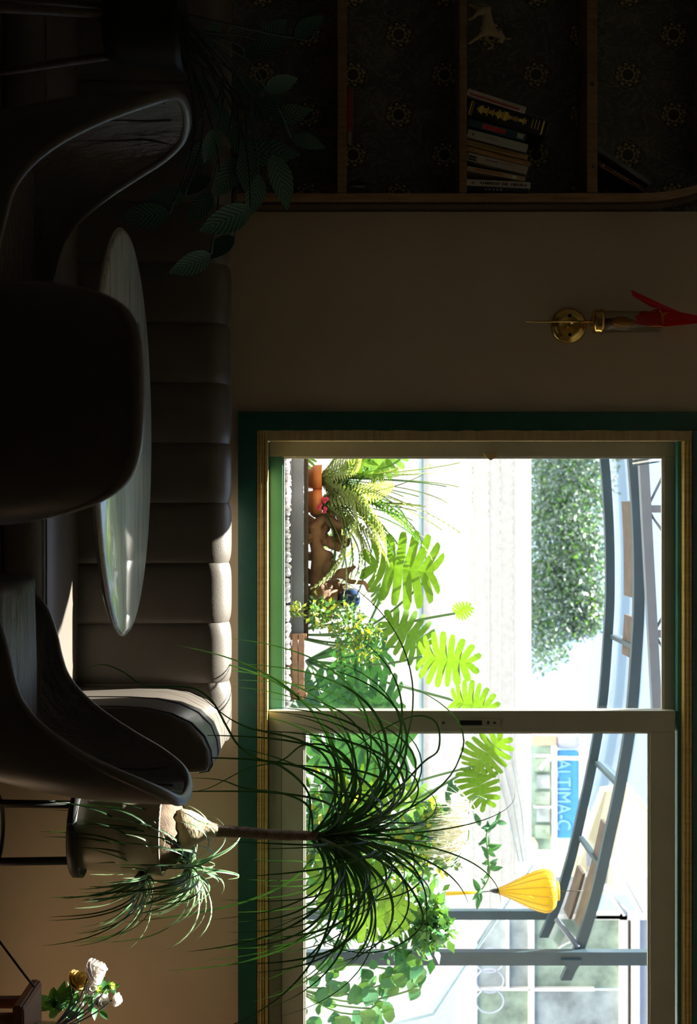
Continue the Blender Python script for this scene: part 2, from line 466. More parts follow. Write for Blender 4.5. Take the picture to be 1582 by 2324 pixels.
def arc_pts(p, d, length, n, droop, rnd=None, ymax=None, side=0.0):
    """a blade that leaves p along d and bends over under its own weight"""
    p = Vector(p); d = Vector(d).normalized(); st = length / n; out = [p.copy()]
    lat = d.cross(Vector((0, 0, 1)))
    for i in range(n):
        k = droop * (0.4 + 1.3 * i / n) / n
        d = (d + Vector((0, 0, -1)) * k + lat * side / n).normalized()
        p = p + d * st
        if ymax is not None and p.y > ymax: p.y = ymax; d.y = min(d.y, 0)
        out.append(p.copy())
    return out

def basis(pos, ydir, normal):
    y = Vector(ydir).normalized(); z = Vector(normal); z = (z - y * z.dot(y)).normalized(); x = y.cross(z)
    m = Matrix((x, y, z)).transposed().to_4x4(); m.translation = Vector(pos)
    return m

def place(name, me, mat4, parent, mat=None):
    o = bpy.data.objects.new(name, me); COL.objects.link(o)
    if mat is not None and not me.materials: me.materials.append(mat)
    o.parent = parent
    o.matrix_basis = Matrix.Translation(-Vector(parent.location)) @ mat4 if parent is not None and parent.type == 'EMPTY' else mat4
    return o

def copy_tree(o, parent=None):
    c = o.copy(); COL.objects.link(c)
    if parent is not None: c.parent = parent
    for ch in [x for x in o.children]: copy_tree(ch, c)
    return c
# ================================================================== the room
YW = 4.30
def struct(o): o['kind'] = 'structure'; return o
struct(box('floor', (-3.0, -2.2, -0.08), (2.7, 4.42, 0.0), M['floorwood']))
struct(box('ceiling', (-3.0, -2.2, 2.75), (2.7, 4.42, 2.85), M['ceiling']))
struct(box('wall_left', (-3.12, -2.2, 0), (-3.0, 4.6, 2.75), M['plaster_dark']))
struct(box('wall_right', (2.7, -2.2, 0), (2.82, 4.6, 2.75), M['plaster']))
struct(box('wall_front', (-3.0, -2.32, 0), (2.7, -2.2, 2.75), M['plaster_dark']))
struct(wall_with_hole('wall_back', (-0.977, YW, 0), (2.7, 4.42, 2.75), (-0.264, 0.952), (1.83, 2.366), M['plaster']))
struct(box('wall_alcove', (-3.0, 4.40, 0), (-0.9775, 4.52, 2.75), M['wallpaper']))

# ---------------------------------------------------------------- the window
win = bpy.data.objects.new('window_1', None); COL.objects.link(win); win.location = (0.8, YW, 0.89)
tag(win, 'wide sliding window in dark green casing above the sofa', None, None, 'structure')
yc = 4.282
def jag(z0, z1, x, amp, n):
    return [(x + R.uniform(-amp, amp), z0 + (z1 - z0) * i / n) for i in range(n + 1)]
inner = jag(0.95, 2.45, -0.264, 0.0022, 46)
prism('casing', [(-0.325, 0.952), (-0.325, 2.45)] + inner[::-1], yc, YW, M['green'], win)
inner = [(x, z) for z, x in jag(-0.325, 1.90, 0.952, 0.0006, 40)]
prism('casing', [(1.90, 0.892), (-0.325, 0.892)] + inner, yc, YW, M['green'], win)
box('casing', (-0.262, yc, 2.366), (1.90, YW, 2.45), M['green'], win)
box('casing', (1.83, yc, 0.954), (1.90, YW, 2.364), M['green'], win)
prism('bare_strip', [(-0.2655, 0.953), (-0.2655, 2.3655), (-0.2315, 2.3655), (-0.2315, 0.989)], 4.288, 4.345, M['ochre'], win)
# ridged gilded moulding along the sill and the head
for z0, z1, y0 in ((0.953, 0.961, 4.284), (0.962, 0.9685, 4.280), (0.9695, 0.9755, 4.283), (0.9765, 0.987, 4.287)):
    box('sill_moulding', (-0.2645, y0, z0), (1.83, 4.345, z1), M['gold'], win, 0.003, 2)
for z0, z1, y0 in ((2.3385, 2.345, 4.288), (2.346, 2.354, 4.284), (2.355, 2.365, 4.286)):
    box('head_moulding', (-0.2312, y0, z0), (1.83, 4.345, z1), M['gold'], win, 0.003, 2)
box('fixed_frame', (-0.231, 4.322, 2.326), (1.83, 4.40, 2.337), M['sashgreen'], win)
box('fixed_frame', (-0.231, 4.345, 0.953), (1.83, 4.42, 0.9885), M['sashgreen'], win)
box('fixed_frame', (-0.2635, 4.3455, 0.989), (-0.232, 4.42, 2.326), M['sash'], win)
box('fixed_frame', (1.775, 4.30, 0.989), (1.83, 4.42, 2.326), M['sash'], win)
box('outer_sill', (-0.30, 4.42, 0.93), (1.86, 4.52, 0.958), M['sash'], win, 0.004)

def hole_frame(d, px0, px1, py0, py1, w=0.006):
    a = P(px0, py0, d); b = P(px1, py1, d); return a, b, w
def bead(parent, d0, d1, px0, px1, py0, py1, w=0.006):
    a = P(px0, py0, d0); b = P(px1, py1, d0)
    x0, x1, z0, z1 = a.x, b.x, a.z, b.z
    box('glazing_bead', (x0 - w, d0, z0 - w), (x1 + w, d1, z0), M['bead'], parent)
    box('glazing_bead', (x0 - w, d0, z1), (x1 + w, d1, z1 + w), M['bead'], parent)
    box('glazing_bead', (x0 - w, d0, z0), (x0, d1, z1), M['bead'], parent)
    box('glazing_bead', (x1, d0, z0), (x1 + w, d1, z1), M['bead'], parent)
    return x0, x1, z0, z1
def part_empty(name, parent):
    o = bpy.data.objects.new(name, None); COL.objects.link(o); o.parent = parent
    o.matrix_parent_inverse = Matrix.Translation(-Vector(parent.location)); return o

# left, outer sash
s1 = part_empty('sash', win); s1['label'] = 'outer sliding sash on the left'
x0, x1, z0, z1 = bead(s1, 4.362, 4.372, 646, 1502, 1041, 1609)
B = 0.0062
box('stile', (-0.2345, 4.358, 0.989), (x0 - B, 4.395, 2.326), M['sash'], s1, 0.002)
box('stile', (x1 + B, 4.358, 0.989), (x1 + 0.07, 4.395, 2.326), M['sash'], s1, 0.002)
box('rail', (x0 - B, 4.358, 0.989), (x1 + B, 4.395, z0 - B), M['sashgreen'], s1, 0.002)
box('rail', (x0 - B, 4.358, z1 + B), (x1 + B, 4.395, 2.326), M['sash'], s1, 0.002)
box('pane', (x0, 4.374, z0), (x1, 4.378, z1), M['glass'], s1)
# right, inner sash
s2 = part_empty('sash', win); s2['label'] = 'inner sliding sash on the right'
x0, x1, z0, z1 = bead(s2, 4.325, 4.335, 694, 1470, 1665, 2395)
zb = P(640, 1700, 4.318).z
box('stile', (P(645, 1613, 4.318).x, 4.318, 0.989), (x0 - B, 4.352, 2.318), M['sash'], s2, 0.003)
box('stile', (x1 + B, 4.318, 0.989), (1.775, 4.352, 2.318), M['sash'], s2, 0.003)
box('rail', (x0 - B, 4.318, zb), (x1 + B, 4.352, z0 - B), M['sash'], s2, 0.003)
box('rail', (x0 - B, 4.326, 0.989), (x1 + B, 4.352, zb - 0.001), M['sash'], s2, 0.003)
box('rail', (x0 - B, 4.318, z1 + B), (x1 + B, 4.352, 2.318), M['sash'], s2, 0.003)
box('pane', (x0, 4.337, z0), (x1, 4.341, z1), M['glass'], s2)
a = P(998, 1632, 4.3175); b = P(1135, 1651, 4.3175)
lt = box('latch_plate', (a.x, 4.3135, a.z), (b.x, 4.3178, b.z), M['sash'], s2, 0.002)
for q0, q1, r0, r1 in ((1044, 1094, 1635, 1646), (1106, 1110, 1636, 1644), (1120, 1125, 1638, 1643), (1004, 1009, 1638, 1643)):
    a = P(q0, r0, 4.313); b = P(q1, r1, 4.313)
    box('latch_slot', (a.x, 4.3125, a.z), (b.x, 4.3138, b.z), M['black'], s2)
# a small brown catch on the outer sash's upright
a = P(1111, 1038, 4.355)
prism('catch', [(a.x - 0.012, a.z - 0.020), (a.x - 0.012, a.z + 0.026), (a.x + 0.001, a.z + 0.018), (a.x + 0.010, a.z + 0.004), (a.x + 0.001, a.z - 0.010)], 4.346, 4.3575, M['ochre'], s1)

# ---------------------------------------------------------------- built-in bookshelf left of the window
bc = thing('bookshelf', 'built-in wooden bookshelf with arched side post before dark patterned wallpaper', 'bookshelf', (-1.6, 4.3, 0.9))
def sx(py, d=4.21): return (py - 1162) * d / F
def sz(px, d=4.21): return EYE + (px - 791) * d / F
left = []; right = []
for px, dy in ((530, 0), (900, 0), (1300, 0), (1440, 0), (1480, -1), (1520, -5), (1560, -13), (1600, -26), (1660, -55), (1740, -120)):
    left.append((sx(438 + dy), sz(px))); right.append((sx(456 + dy), sz(px)))
prism('post', left + right[::-1], 4.21, 4.30, M['postwood'], bc, 0.002)
pr = [(x + 0.0005, z) for x, z in right]; pr2 = [(x + 0.010, z) for x, z in right]
prism('post_shade_strip', pr + pr2[::-1], 4.222, 4.2995, M['darkwood'], bc)  # dark strip stands in for the shade on the post's right side
for z0, z1 in ((sz(1043), sz(1060)), (sz(1333), sz(1357)), (sz(766), sz(787)), (2.40, 2.425)):
    sh = box('shelf', (-2.95, 4.215, z0), (-1.018 if z1 < 2.3 else -1.12, 4.3995, z1), M['shelfwood'], bc, 0.002)
    if 1.9 < z0 < 2.3:
        for px, py in ((1345, 190), (1348, 378)):
            lathe('wood_plug', [(0.0, 0.0035), (0.0055, 0.003), (0.006, 0.0)], M['darkwood'], sh, 12, (sx(py), 4.2155, sz(px)), 'Y')

# ---------------------------------------------------------------- books and shelf things
def book(px_base, y0, y1, lean, height, c, label, bands=(), d=4.235, depth=0.13, zshelf=None, lift=0.0, group='books leaning on the middle shelf', pages=True):
    """y0,y1 photo rows of the spine's foot; lean in radians to the right; height in metres"""
    th = (y1 - y0) * d / F * math.cos(lean)
    xb = (y0 - 1162) * d / F
    root = thing('book', label, 'book', (xb, d, zshelf), group); root['_local'] = 1
    cb = box('cover', (0, 0, 0), (th, depth, height), paint(c), root, 0.0015)
    if pages: box('page_block', (th * 0.12, 0.004, height - 0.0005), (th * 0.88, depth - 0.004, height + 0.0012), paint((0.66, 0.60, 0.48), 'paper'), root)
    for h0, h1, bc_, f0, f1 in bands:
        box('spine_band', (th * f0, -0.0012, height * h0), (th * f1, 0.0004, height * h1), paint(bc_, 'spine_print', 0.35), root)
    # stands on its right lower corner as it leans to the right
    root.rotation_euler = (0, lean, 0)
    root.location = (xb, d, zshelf + th * math.sin(lean) + lift)
    return root
zs = sz(1060)
gold = (0.85, 0.58, 0.10)
book(1062, 200, 217, 0.315, 0.195, (0.55, 0.47, 0.43), 'pale pinkish paperback at the left end of the leaning row', [(0.05, 0.9, (0.50, 0.07, 0.06), 0.55, 0.8), (0.1, 0.6, (0.70, 0.62, 0.56), 0.15, 0.35)], zshelf=zs)
gb = [(0.02, 0.035, gold, 0.05, 0.95), (0.05, 0.056, gold, 0.05, 0.95), (0.80, 0.81, gold, 0.1, 0.7), (0.84, 0.85, gold, 0.1, 0.7), (0.88, 0.89, gold, 0.1, 0.7), (0.93, 0.95, gold, 0.05, 0.95)]
for i in range(26):
    h = 0.12 + 0.6 * i / 25; w = R.uniform(0.08, 0.3); k = R.uniform(0.006, 0.013)
    gb.append((h - k, h + k, gold, 0.42 - w, 0.42 + w))
book(1063, 226, 264, 0.27, 0.262, (0.012, 0.012, 0.014), 'tall thick black volume with gilded ornament on its spine', gb, depth=0.155, zshelf=zs)
book(1063, 268, 287, 0.26, 0.192, (0.02, 0.075, 0.085), 'dark teal book with a red title label on its spine', [(0.26, 0.66, (0.55, 0.06, 0.07), 0.2, 0.8), (0.86, 0.97, (0.45, 0.47, 0.45), 0.2, 0.8)], zshelf=zs)
book(1062, 292, 312, 0.255, 0.198, (0.47, 0.45, 0.38), 'grey-white book standing beside the dark teal one', [(0.08, 0.11, (0.15, 0.12, 0.08), 0.35, 0.65), (0.3, 0.5, (0.36, 0.26, 0.22), 0.4, 0.55)], zshelf=zs)
book(1062, 317, 329, 0.25, 0.200, (0.40, 0.24, 0.10), 'narrow ochre book in the middle of the leaning row', [(0.1, 0.85, (0.30, 0.17, 0.07), 0.3, 0.6)], zshelf=zs)
book(1062, 331, 343, 0.25, 0.210, (0.38, 0.20, 0.08), 'tan book leaning beside the white paperback with dark bands', [(0.1, 0.9, (0.48, 0.28, 0.12), 0.4, 0.75)], zshelf=zs)
book(1062, 345, 364, 0.24, 0.197, (0.50, 0.43, 0.37), 'white paperback with dark bands at its foot', [(0.02, 0.16, (0.03, 0.02, 0.04), 0.35, 0.55), (0.02, 0.16, (0.03, 0.02, 0.04), 0.70, 0.86), (0.3, 0.5, (0.22, 0.17, 0.14), 0.35, 0.48), (0.55, 0.8, (0.33, 0.28, 0.24), 0.3, 0.4)], zshelf=zs)
book(1062, 376, 387, 0.185, 0.190, (0.55, 0.42, 0.26), 'thin cream book leaning towards the printed white one', [(0.15, 0.6, (0.55, 0.20, 0.10), 0.3, 0.7), (0.78, 0.85, (0.8, 0.75, 0.65), 0.2, 0.8)], zshelf=zs)
wb = book(1062, 406, 421, 0.05, 0.205, (0.56, 0.50, 0.42), 'white book with printed black title, nearly upright', [(0.08, 0.12, (0.4, 0.15, 0.1), 0.4, 0.7), (0.90, 0.94, (0.35, 0.1, 0.08), 0.4, 0.7)] + [(0.22 + 0.034 * i, 0.22 + 0.034 * i + R.uniform(0.016, 0.028), (0.05, 0.045, 0.04), 0.32, 0.68) for i in range(20) if i not in (9, 13)], zshelf=zs)
book(1062, 424, 433, 0.03, 0.200, (0.025, 0.03, 0.05), 'dark blue book at the right end against the post', [(0.3 + 0.06 * i, 0.33 + 0.06 * i, (0.5, 0.5, 0.5), 0.3, 0.7) for i in range(5)], zshelf=zs)
zs2 = sz(1357)
book(1365, 330, 343, 0.60, 0.205, (0.16, 0.16, 0.17), 'grey book tilted low on the upper shelf', zshelf=zs2, group='books tilted on the upper shelf')
book(1365, 364, 376, 0.53, 0.185, (0.10, 0.03, 0.025), 'dark red book with gold lettering tilted beneath a grey one', [(0.1, 0.13, (0.6, 0.5, 0.45), 0.2, 0.6), (0.3, 0.62, (0.5, 0.28, 0.12), 0.3, 0.5), (0.7, 0.85, (0.5, 0.28, 0.12), 0.3, 0.5), (0.05, 1.0, (0.42, 0.17, 0.08), 0.85, 1.0)], zshelf=zs2, group='books tilted on the upper shelf')
zs3 = sz(787)
rb = thing('book', 'red book lying flat on the lowest visible shelf', 'book', (sx(248), 4.24, zs3)); 
box('cover', (sx(200, 4.225), 4.225, zs3), (sx(297, 4.225), 4.385, zs3 + 0.019), paint((0.32, 0.045, 0.035)), rb, 0.003)
box('page_block', (sx(201, 4.225), 4.229, zs3 + 0.004), (sx(297, 4.225) + 0.0012, 4.381, zs3 + 0.015), paint((0.5, 0.42, 0.36), 'paper'), rb)
gj = thing('glass_jar', 'small ribbed glass jar beside the shelf post', 'jar', (sx(418), 4.30, zs3))
lathe('body', [(0.0, 0.001), (0.026, 0.001), (0.031, 0.01), (0.030, 0.05), (0.027, 0.06), (0.029, 0.066), (0.0265, 0.066), (0.028, 0.05), (0.029, 0.012), (0.0, 0.006)], M['vaseglass'], gj, 24, (sx(418), 4.30, zs3))
for k in range(12):
    a = k / 12 * 6.283
    tube('glass_rib', [(sx(418) + 0.031 * math.cos(a), 4.30 + 0.031 * math.sin(a), zs3 + z) for z in (0.012, 0.03, 0.05)], 0.0022, M['vaseglass'], gj, 6)
# wire strung across the top compartment
tube('wire', [P(1400, -60, 4.26), P(1402, 40, 4.26), P(1403, 100, 4.26), P(1401, 150, 4.27)], 0.0012, M['chrome'], bc, 6)

# wooden horse figurine on the middle shelf
hz = zs; hx = sx(60)
hs = thing('horse_figurine', 'small carved wooden horse with one foreleg raised on the shelf', 'figurine', (hx, 4.26, hz))
def skin(name, verts, edges, radii, mat, parent, sub=2):
    me = bpy.data.meshes.new(name); me.from_pydata([tuple(v) for v in verts], edges, [])
    o = link(name, me, mat, parent)
    bm = bmesh.new(); bm.from_mesh(me); bm.verts.layers.skin.verify(); bm.to_mesh(me); bm.free()
    for i, sv in enumerate(me.skin_vertices[0].data):
        r = radii[i]; sv.radius = (r, r); sv.use_root = (i == 0)
    m = o.modifiers.new('skin', 'SKIN'); m.use_smooth_shade = True
    s = o.modifiers.new('sub', 'SUBSURF'); s.levels = sub; s.render_levels = sub
    return o
def hp(py, px, dy=0.0): return P(px, py, 4.26 + dy)
HV = [hp(45, 1108), hp(25, 1104), hp(66, 1106), hp(76, 1122), hp(84, 1142), hp(98, 1136),
      hp(28, 1086, -.02), hp(40, 1074, -.02), hp(46, 1061.5, -.02), hp(22, 1084, .02), hp(14, 1074, .02), hp(10, 1061.5, .02),
      hp(80, 1092, -.02), hp(98, 1066, -.02), hp(99, 1061.5, -.02), hp(86, 1104, .02), hp(106, 1120, .02), hp(112, 1106, .02), hp(16, 1112), hp(8, 1096)]
HE = [(0, 1), (0, 2), (2, 3), (3, 4), (4, 5), (1, 6), (6, 7), (7, 8), (1, 9), (9, 10), (10, 11), (2, 12), (12, 13), (13, 14), (2, 15), (15, 16), (16, 17), (1, 18), (18, 19)]
HR = [.015, .016, .015, .012, .012, .006, .008, .005, .005, .008, .005, .005, .007, .004, .005, .007, .004, .004, .004, .003]
skin('body', HV, HE, HR, paint((0.42, 0.31, 0.17), 'carved_wood'), hs)
tube('tether', [hp(20, 1138), hp(50, 1141), hp(72, 1150)], 0.001, M['cord'], hs, 5)
for e in (-1, 1):
    tube('ear', [hp(88, 1148, e * .006), hp(88, 1160, e * .008)], [0.004, 0.0008], paint((0.42, 0.31, 0.17), 'carved_wood'), hs, 6)

# ---------------------------------------------------------------- wall lamp
lx, lz = (738 - 1162) * 4.28 / F, EYE + (1292 - 791) * 4.28 / F
lamp = thing('wall_sconce', 'brass wall sconce with glass tube and red folded paper bird on top', 'wall lamp', (lx, YW, lz))
lathe('backplate', [(0.058, 0.0), (0.058, 0.006), (0.050, 0.012), (0.047, 0.012), (0.043, 0.016), (0.033, 0.020), (0.030, 0.019), (0.0, 0.020)], M['brass'], lamp, 40, (lx, YW, lz), 'Y')
for dz in (-0.031, 0.031):
    lathe('screw', [(0.006, 0.0), (0.006, 0.004), (0.0, 0.005)], M['black'], lamp, 12, (lx + dz, YW - 0.017, lz + 0.002), 'Y')
ya = 4.215
def lzp(px): return EYE + (px - 791) * ya / F
lxa = (730 - 1162) * ya / F
tube('arm', [(lx, YW - 0.018, lz), (lxa, ya + 0.03, lz), (lxa, ya, lz)], 0.006, M['brass'], lamp, 10)
tube('stem', [(lxa, ya, lzp(1193)), (lxa, ya, lzp(1200)), (lxa, ya, lzp(1250)), (lxa, ya, lzp(1348))], [0.0012, 0.002, 0.0034, 0.0034], M['brass'], lamp, 10)
cup = lathe('cup', [(0.006, lzp(1340)), (0.036, lzp(1346)), (0.039, lzp(1350)), (0.039, lzp(1358)), (0.041, lzp(1361)), (0.041, lzp(1367)), (0.0, lzp(1367))], M['brass'], lamp, 32, (lxa, ya, 0))
lathe('glass_tube', [(0.0345, lzp(1364)), (0.0345, lzp(1500)), (0.033, lzp(1500)), (0.033, lzp(1364))], M['tubeglass'], lamp, 32, (lxa, ya, 0))
lathe('candle_socket', [(0.011, lzp(1366)), (0.011, lzp(1388)), (0.0, lzp(1388))], M['brownred'], lamp, 16, (lxa, ya, 0))
lathe('bulb', [(0.010, lzp(1388)), (0.017, lzp(1404)), (0.018, lzp(1412)), (0.012, lzp(1428)), (0.003, lzp(1442)), (0.0, lzp(1444))], M['filament'], lamp, 20, (lxa, ya, 0))
# folded paper bird stuck into the tube
bird = thing('paper_bird', 'folded red paper bird with orange edges perched in the sconce tube', 'ornament', (lxa, ya, lzp(1440)))
def pl(px, py, dy=0.0): return P(px, py, ya + dy)
def sheet(name, pts, th, mat, parent):
    pts = [Vector(p) for p in pts]; n = len(pts)
    nn = (pts[1] - pts[0]).cross(pts[2] - pts[0]).normalized() * th
    V = pts + [p + nn for p in pts]
    Fc = [tuple(range(n)), tuple(reversed(range(n, 2 * n)))] + [(i, i + n, (i + 1) % n + n, (i + 1) % n) for i in range(n)]
    return mesh(name, V, Fc, mat, parent)
sheet('wing', [pl(1432, 658, -.03), pl(1436, 672, -.035), pl(1480, 698, -.015), pl(1500, 700, 0), pl(1570, 720, 0.02), pl(1500, 690, -.01)], 0.0015, M['redpaper'], bird)
sheet('body', [pl(1440, 718, 0.005), pl(1448, 728, 0.0), pl(1505, 742, -.01), pl(1640, 728, 0.015), pl(1560, 712, 0.03), pl(1495, 699, 0.01)], 0.0015, M['redpaper'], bird)
sheet('tail', [pl(1455, 705, 0.02), pl(1440, 735, 0.022), pl(1500, 745, 0.02), pl(1505, 705, 0.02)], 0.0015, M['redpaper'], bird)
sheet('crease', [pl(1492, 694, -.017), pl(1503, 710, -.019), pl(1520, 708, -.019), pl(1507, 716, -.020), pl(1505, 740, -.020), pl(1500, 714, -.019)], 0.0012, M['orangepaper'], bird)

# ================================================================== sofa
sofa = thing('sofa', 'long taupe leather sofa with vertically channelled back under the window', 'sofa', (-0.4, 3.9, 0))
prof = [(4.03, 0.36), (4.034, 0.45), (4.038, 0.55), (4.043, 0.68), (4.047, 0.76), (4.049, 0.795)]
prof += [(4.129 - 0.080 * math.cos(a * math.pi / 18), 0.802 + 0.080 * math.sin(a * math.pi / 18)) for a in range(1, 10)]
prof += [(4.17, 0.878), (4.20, 0.86), (4.215, 0.82), (4.22, 0.70), (4.22, 0.36)]
CW = 0.1845
def channel(x1):
    x0 = x1 - CW; nx = 17; V = []; Fc = []; n = len(prof)
    for j in range(n):
        a = Vector(prof[max(j - 1, 0)]); b = Vector(prof[min(j + 1, n - 1)]); t = (b - a).normalized(); nr = Vector((-t.y, t.x))
        top = 1.0 if prof[j][1] > 0.8 else 0.35
        for i in range(nx):
            u = -math.cos(math.pi * i / (nx - 1))
            k = 1 - abs(u) ** (7 if top < 1 else 5); w = -0.006 + 0.009 * k
            V.append((x0 + CW * (0.5 - 0.5 * math.cos(math.pi * i / (nx - 1))), prof[j][0] + nr.x * w, prof[j][1] + nr.y * w))
    for j in range(n - 1):
        for i in range(nx - 1): Fc.append((j * nx + i, j * nx + i + 1, (j + 1) * nx + i + 1, (j + 1) * nx + i))
    Fc.append(tuple(j * nx for j in range(n))); Fc.append(tuple(j * nx + nx - 1 for j in reversed(range(n))))
    return mesh('back_channel', V, Fc, M['sofa'], sofa, True)
xe = 0.526
for k in range(12): channel(xe - k * CW)
# corner channel tucked behind the arm
channel(xe + CW)
box('base', (-1.70, 3.62, 0.10), (0.525, 4.20, 0.30), M['sofa'], sofa, 0.02, 3)
box('back_frame', (-1.70, 4.20, 0.10), (0.70, 4.27, 0.80), M['sofa'], sofa, 0.02, 3)
# seat cushion with rolled front
sp = [(4.04, 0.30), (4.04, 0.41), (4.03, 0.425), (3.95, 0.432), (3.85, 0.436), (3.76, 0.434), (3.69, 0.424), (3.645, 0.402), (3.62, 0.365), (3.615, 0.32), (3.63, 0.30)]
V = []; Fc = []; XS = [-1.70, -1.69, -1.2, -0.6, 0.0, 0.3, 0.500, 0.515, 0.523]; sq = [0.9, 1, 1, 1, 1, 1, 1, 0.985, 0.94]
for x, q in zip(XS, sq):
    for y, z in sp: V.append((x, 3.84 + (y - 3.84) * q, 0.30 + (z - 0.30) * q))
n = len(sp)
for i in range(len(XS) - 1):
    for j in range(n): Fc.append((i * n + j, i * n + (j + 1) % n, (i + 1) * n + (j + 1) % n, (i + 1) * n + j))
Fc.append(tuple(range(n))); Fc.append(tuple(reversed(range((len(XS) - 1) * n, len(XS) * n))))
sc = mesh('seat_cushion', V, Fc, M['sofa'], sofa, True)
tube('piping', [(-1.69, 3.656, 0.4145), (0.0, 3.656, 0.4145), (0.50, 3.656, 0.4145), (0.519, 3.66, 0.408)], 0.003, M['sofa'], sc, 6)
# right arm, quarter-round on the inside
ap = [(0.530, 0.10), (0.530, 0.45), (0.531, 0.62), (0.536, 0.70), (0.550, 0.765), (0.576, 0.82), (0.612, 0.855), (0.655, 0.872), (0.695, 0.876), (0.712, 0.866), (0.716, 0.84), (0.716, 0.10)]
V = []; Fc = []; n = len(ap); YS = [3.600, 3.604, 3.620, 3.645, 3.75, 3.9, 4.05, 4.19]; ins = [0.018, 0.008, 0.002, 0, 0, 0, 0, 0]
cx_, cz_ = 0.625, 0.45
for y, k in zip(YS, ins):
    for x, z in ap: V.append((x + (k if x < cx_ else -k), y, z - (k if z > cz_ else 0)))
for i in range(len(YS) - 1):
    for j in range(n): Fc.append((i * n + j, i * n + (j + 1) % n, (i + 1) * n + (j + 1) % n, (i + 1) * n + j))
Fc.append(tuple(reversed(range(n)))); Fc.append(tuple(range((len(YS) - 1) * n, len(YS) * n)))
arm = mesh('arm', V, Fc, M['sofa'], sofa, True)
tube('piping', [(x + (0.002 if x < cx_ else -0.002), 3.622, z + (0.001 if z > 0.7 else 0)) for x, z in ap[1:-1]], 0.0022, M['sofa_seam'], arm, 6)
tube('piping', [(x - 0.001, 3.79, z + 0.001) for x, z in ap[1:-1]], 0.0018, M['sofa_seam'], arm, 6)
for x in (-1.6, 0.62):
    for y in (3.66, 4.15): lathe('foot', [(0.025, 0.0), (0.03, 0.10), (0.0, 0.10)], M['darkwood'], sofa, 12, (x, y, 0))

# ================================================================== oval table
tcx, tcy, tz = -0.190, 3.18, 0.72
tb = thing('oval_table', 'oval pale stone-topped table in front of the sofa', 'table', (tcx, tcy, 0))
V = []; Fc = []; seg = 96
rings = [(0.0, 0.0), (0.5, 0.0), (0.97, 0.0), (0.992, -0.002), (1.0, -0.007), (0.998, -0.014), (0.97, -0.020), (0.90, -0.024), (0.0, -0.024)]
for r, dz in rings:
    for k in range(seg):
        a = 2 * math.pi * k / seg
        V.append((tcx + 0.485 * r * math.cos(a), tcy + 0.385 * r * math.sin(a), tz + dz))
for i in range(len(rings) - 1):
    for k in range(seg): Fc.append((i * seg + k, i * seg + (k + 1) % seg, (i + 1) * seg + (k + 1) % seg, (i + 1) * seg + k))
mesh('top', V, Fc, M['table'], tb, True)
tube('rim', [(tcx + 0.4845 * math.cos(2 * math.pi * k / 72), tcy + 0.3845 * math.sin(2 * math.pi * k / 72), tz - 0.010) for k in range(72)], 0.0035, M['tablerim'], tb, 6, True)
lathe('pedestal', [(0.20, 0.0), (0.19, 0.012), (0.08, 0.05), (0.035, 0.18), (0.03, 0.40), (0.045, 0.60), (0.11, 0.69), (0.12, 0.698), (0.0, 0.698)], M['whitepaint'], tb, 40, (tcx, tcy, 0))
# diamond inlay seen on the top
a = P(314, 750, 0.5 * F / (791 - 314) * 1.06)
q = 0.53 * F / (791 - 314)
c = P(314, 750, q)
mesh('inlay', [(c.x - 0.022, c.y, tz + 0.0012), (c.x, c.y - 0.028, tz + 0.0012), (c.x + 0.022, c.y, tz + 0.0012), (c.x, c.y + 0.028, tz + 0.0012), (c.x - 0.022, c.y, tz + 0.0004), (c.x, c.y - 0.028, tz + 0.0004), (c.x + 0.022, c.y, tz + 0.0004), (c.x, c.y + 0.028, tz + 0.0004)],
     [(0, 1, 2, 3), (7, 6, 5, 4), (0, 4, 5, 1), (1, 5, 6, 2), (2, 6, 7, 3), (3, 7, 4, 0)], M['sofa_seam'], tb)

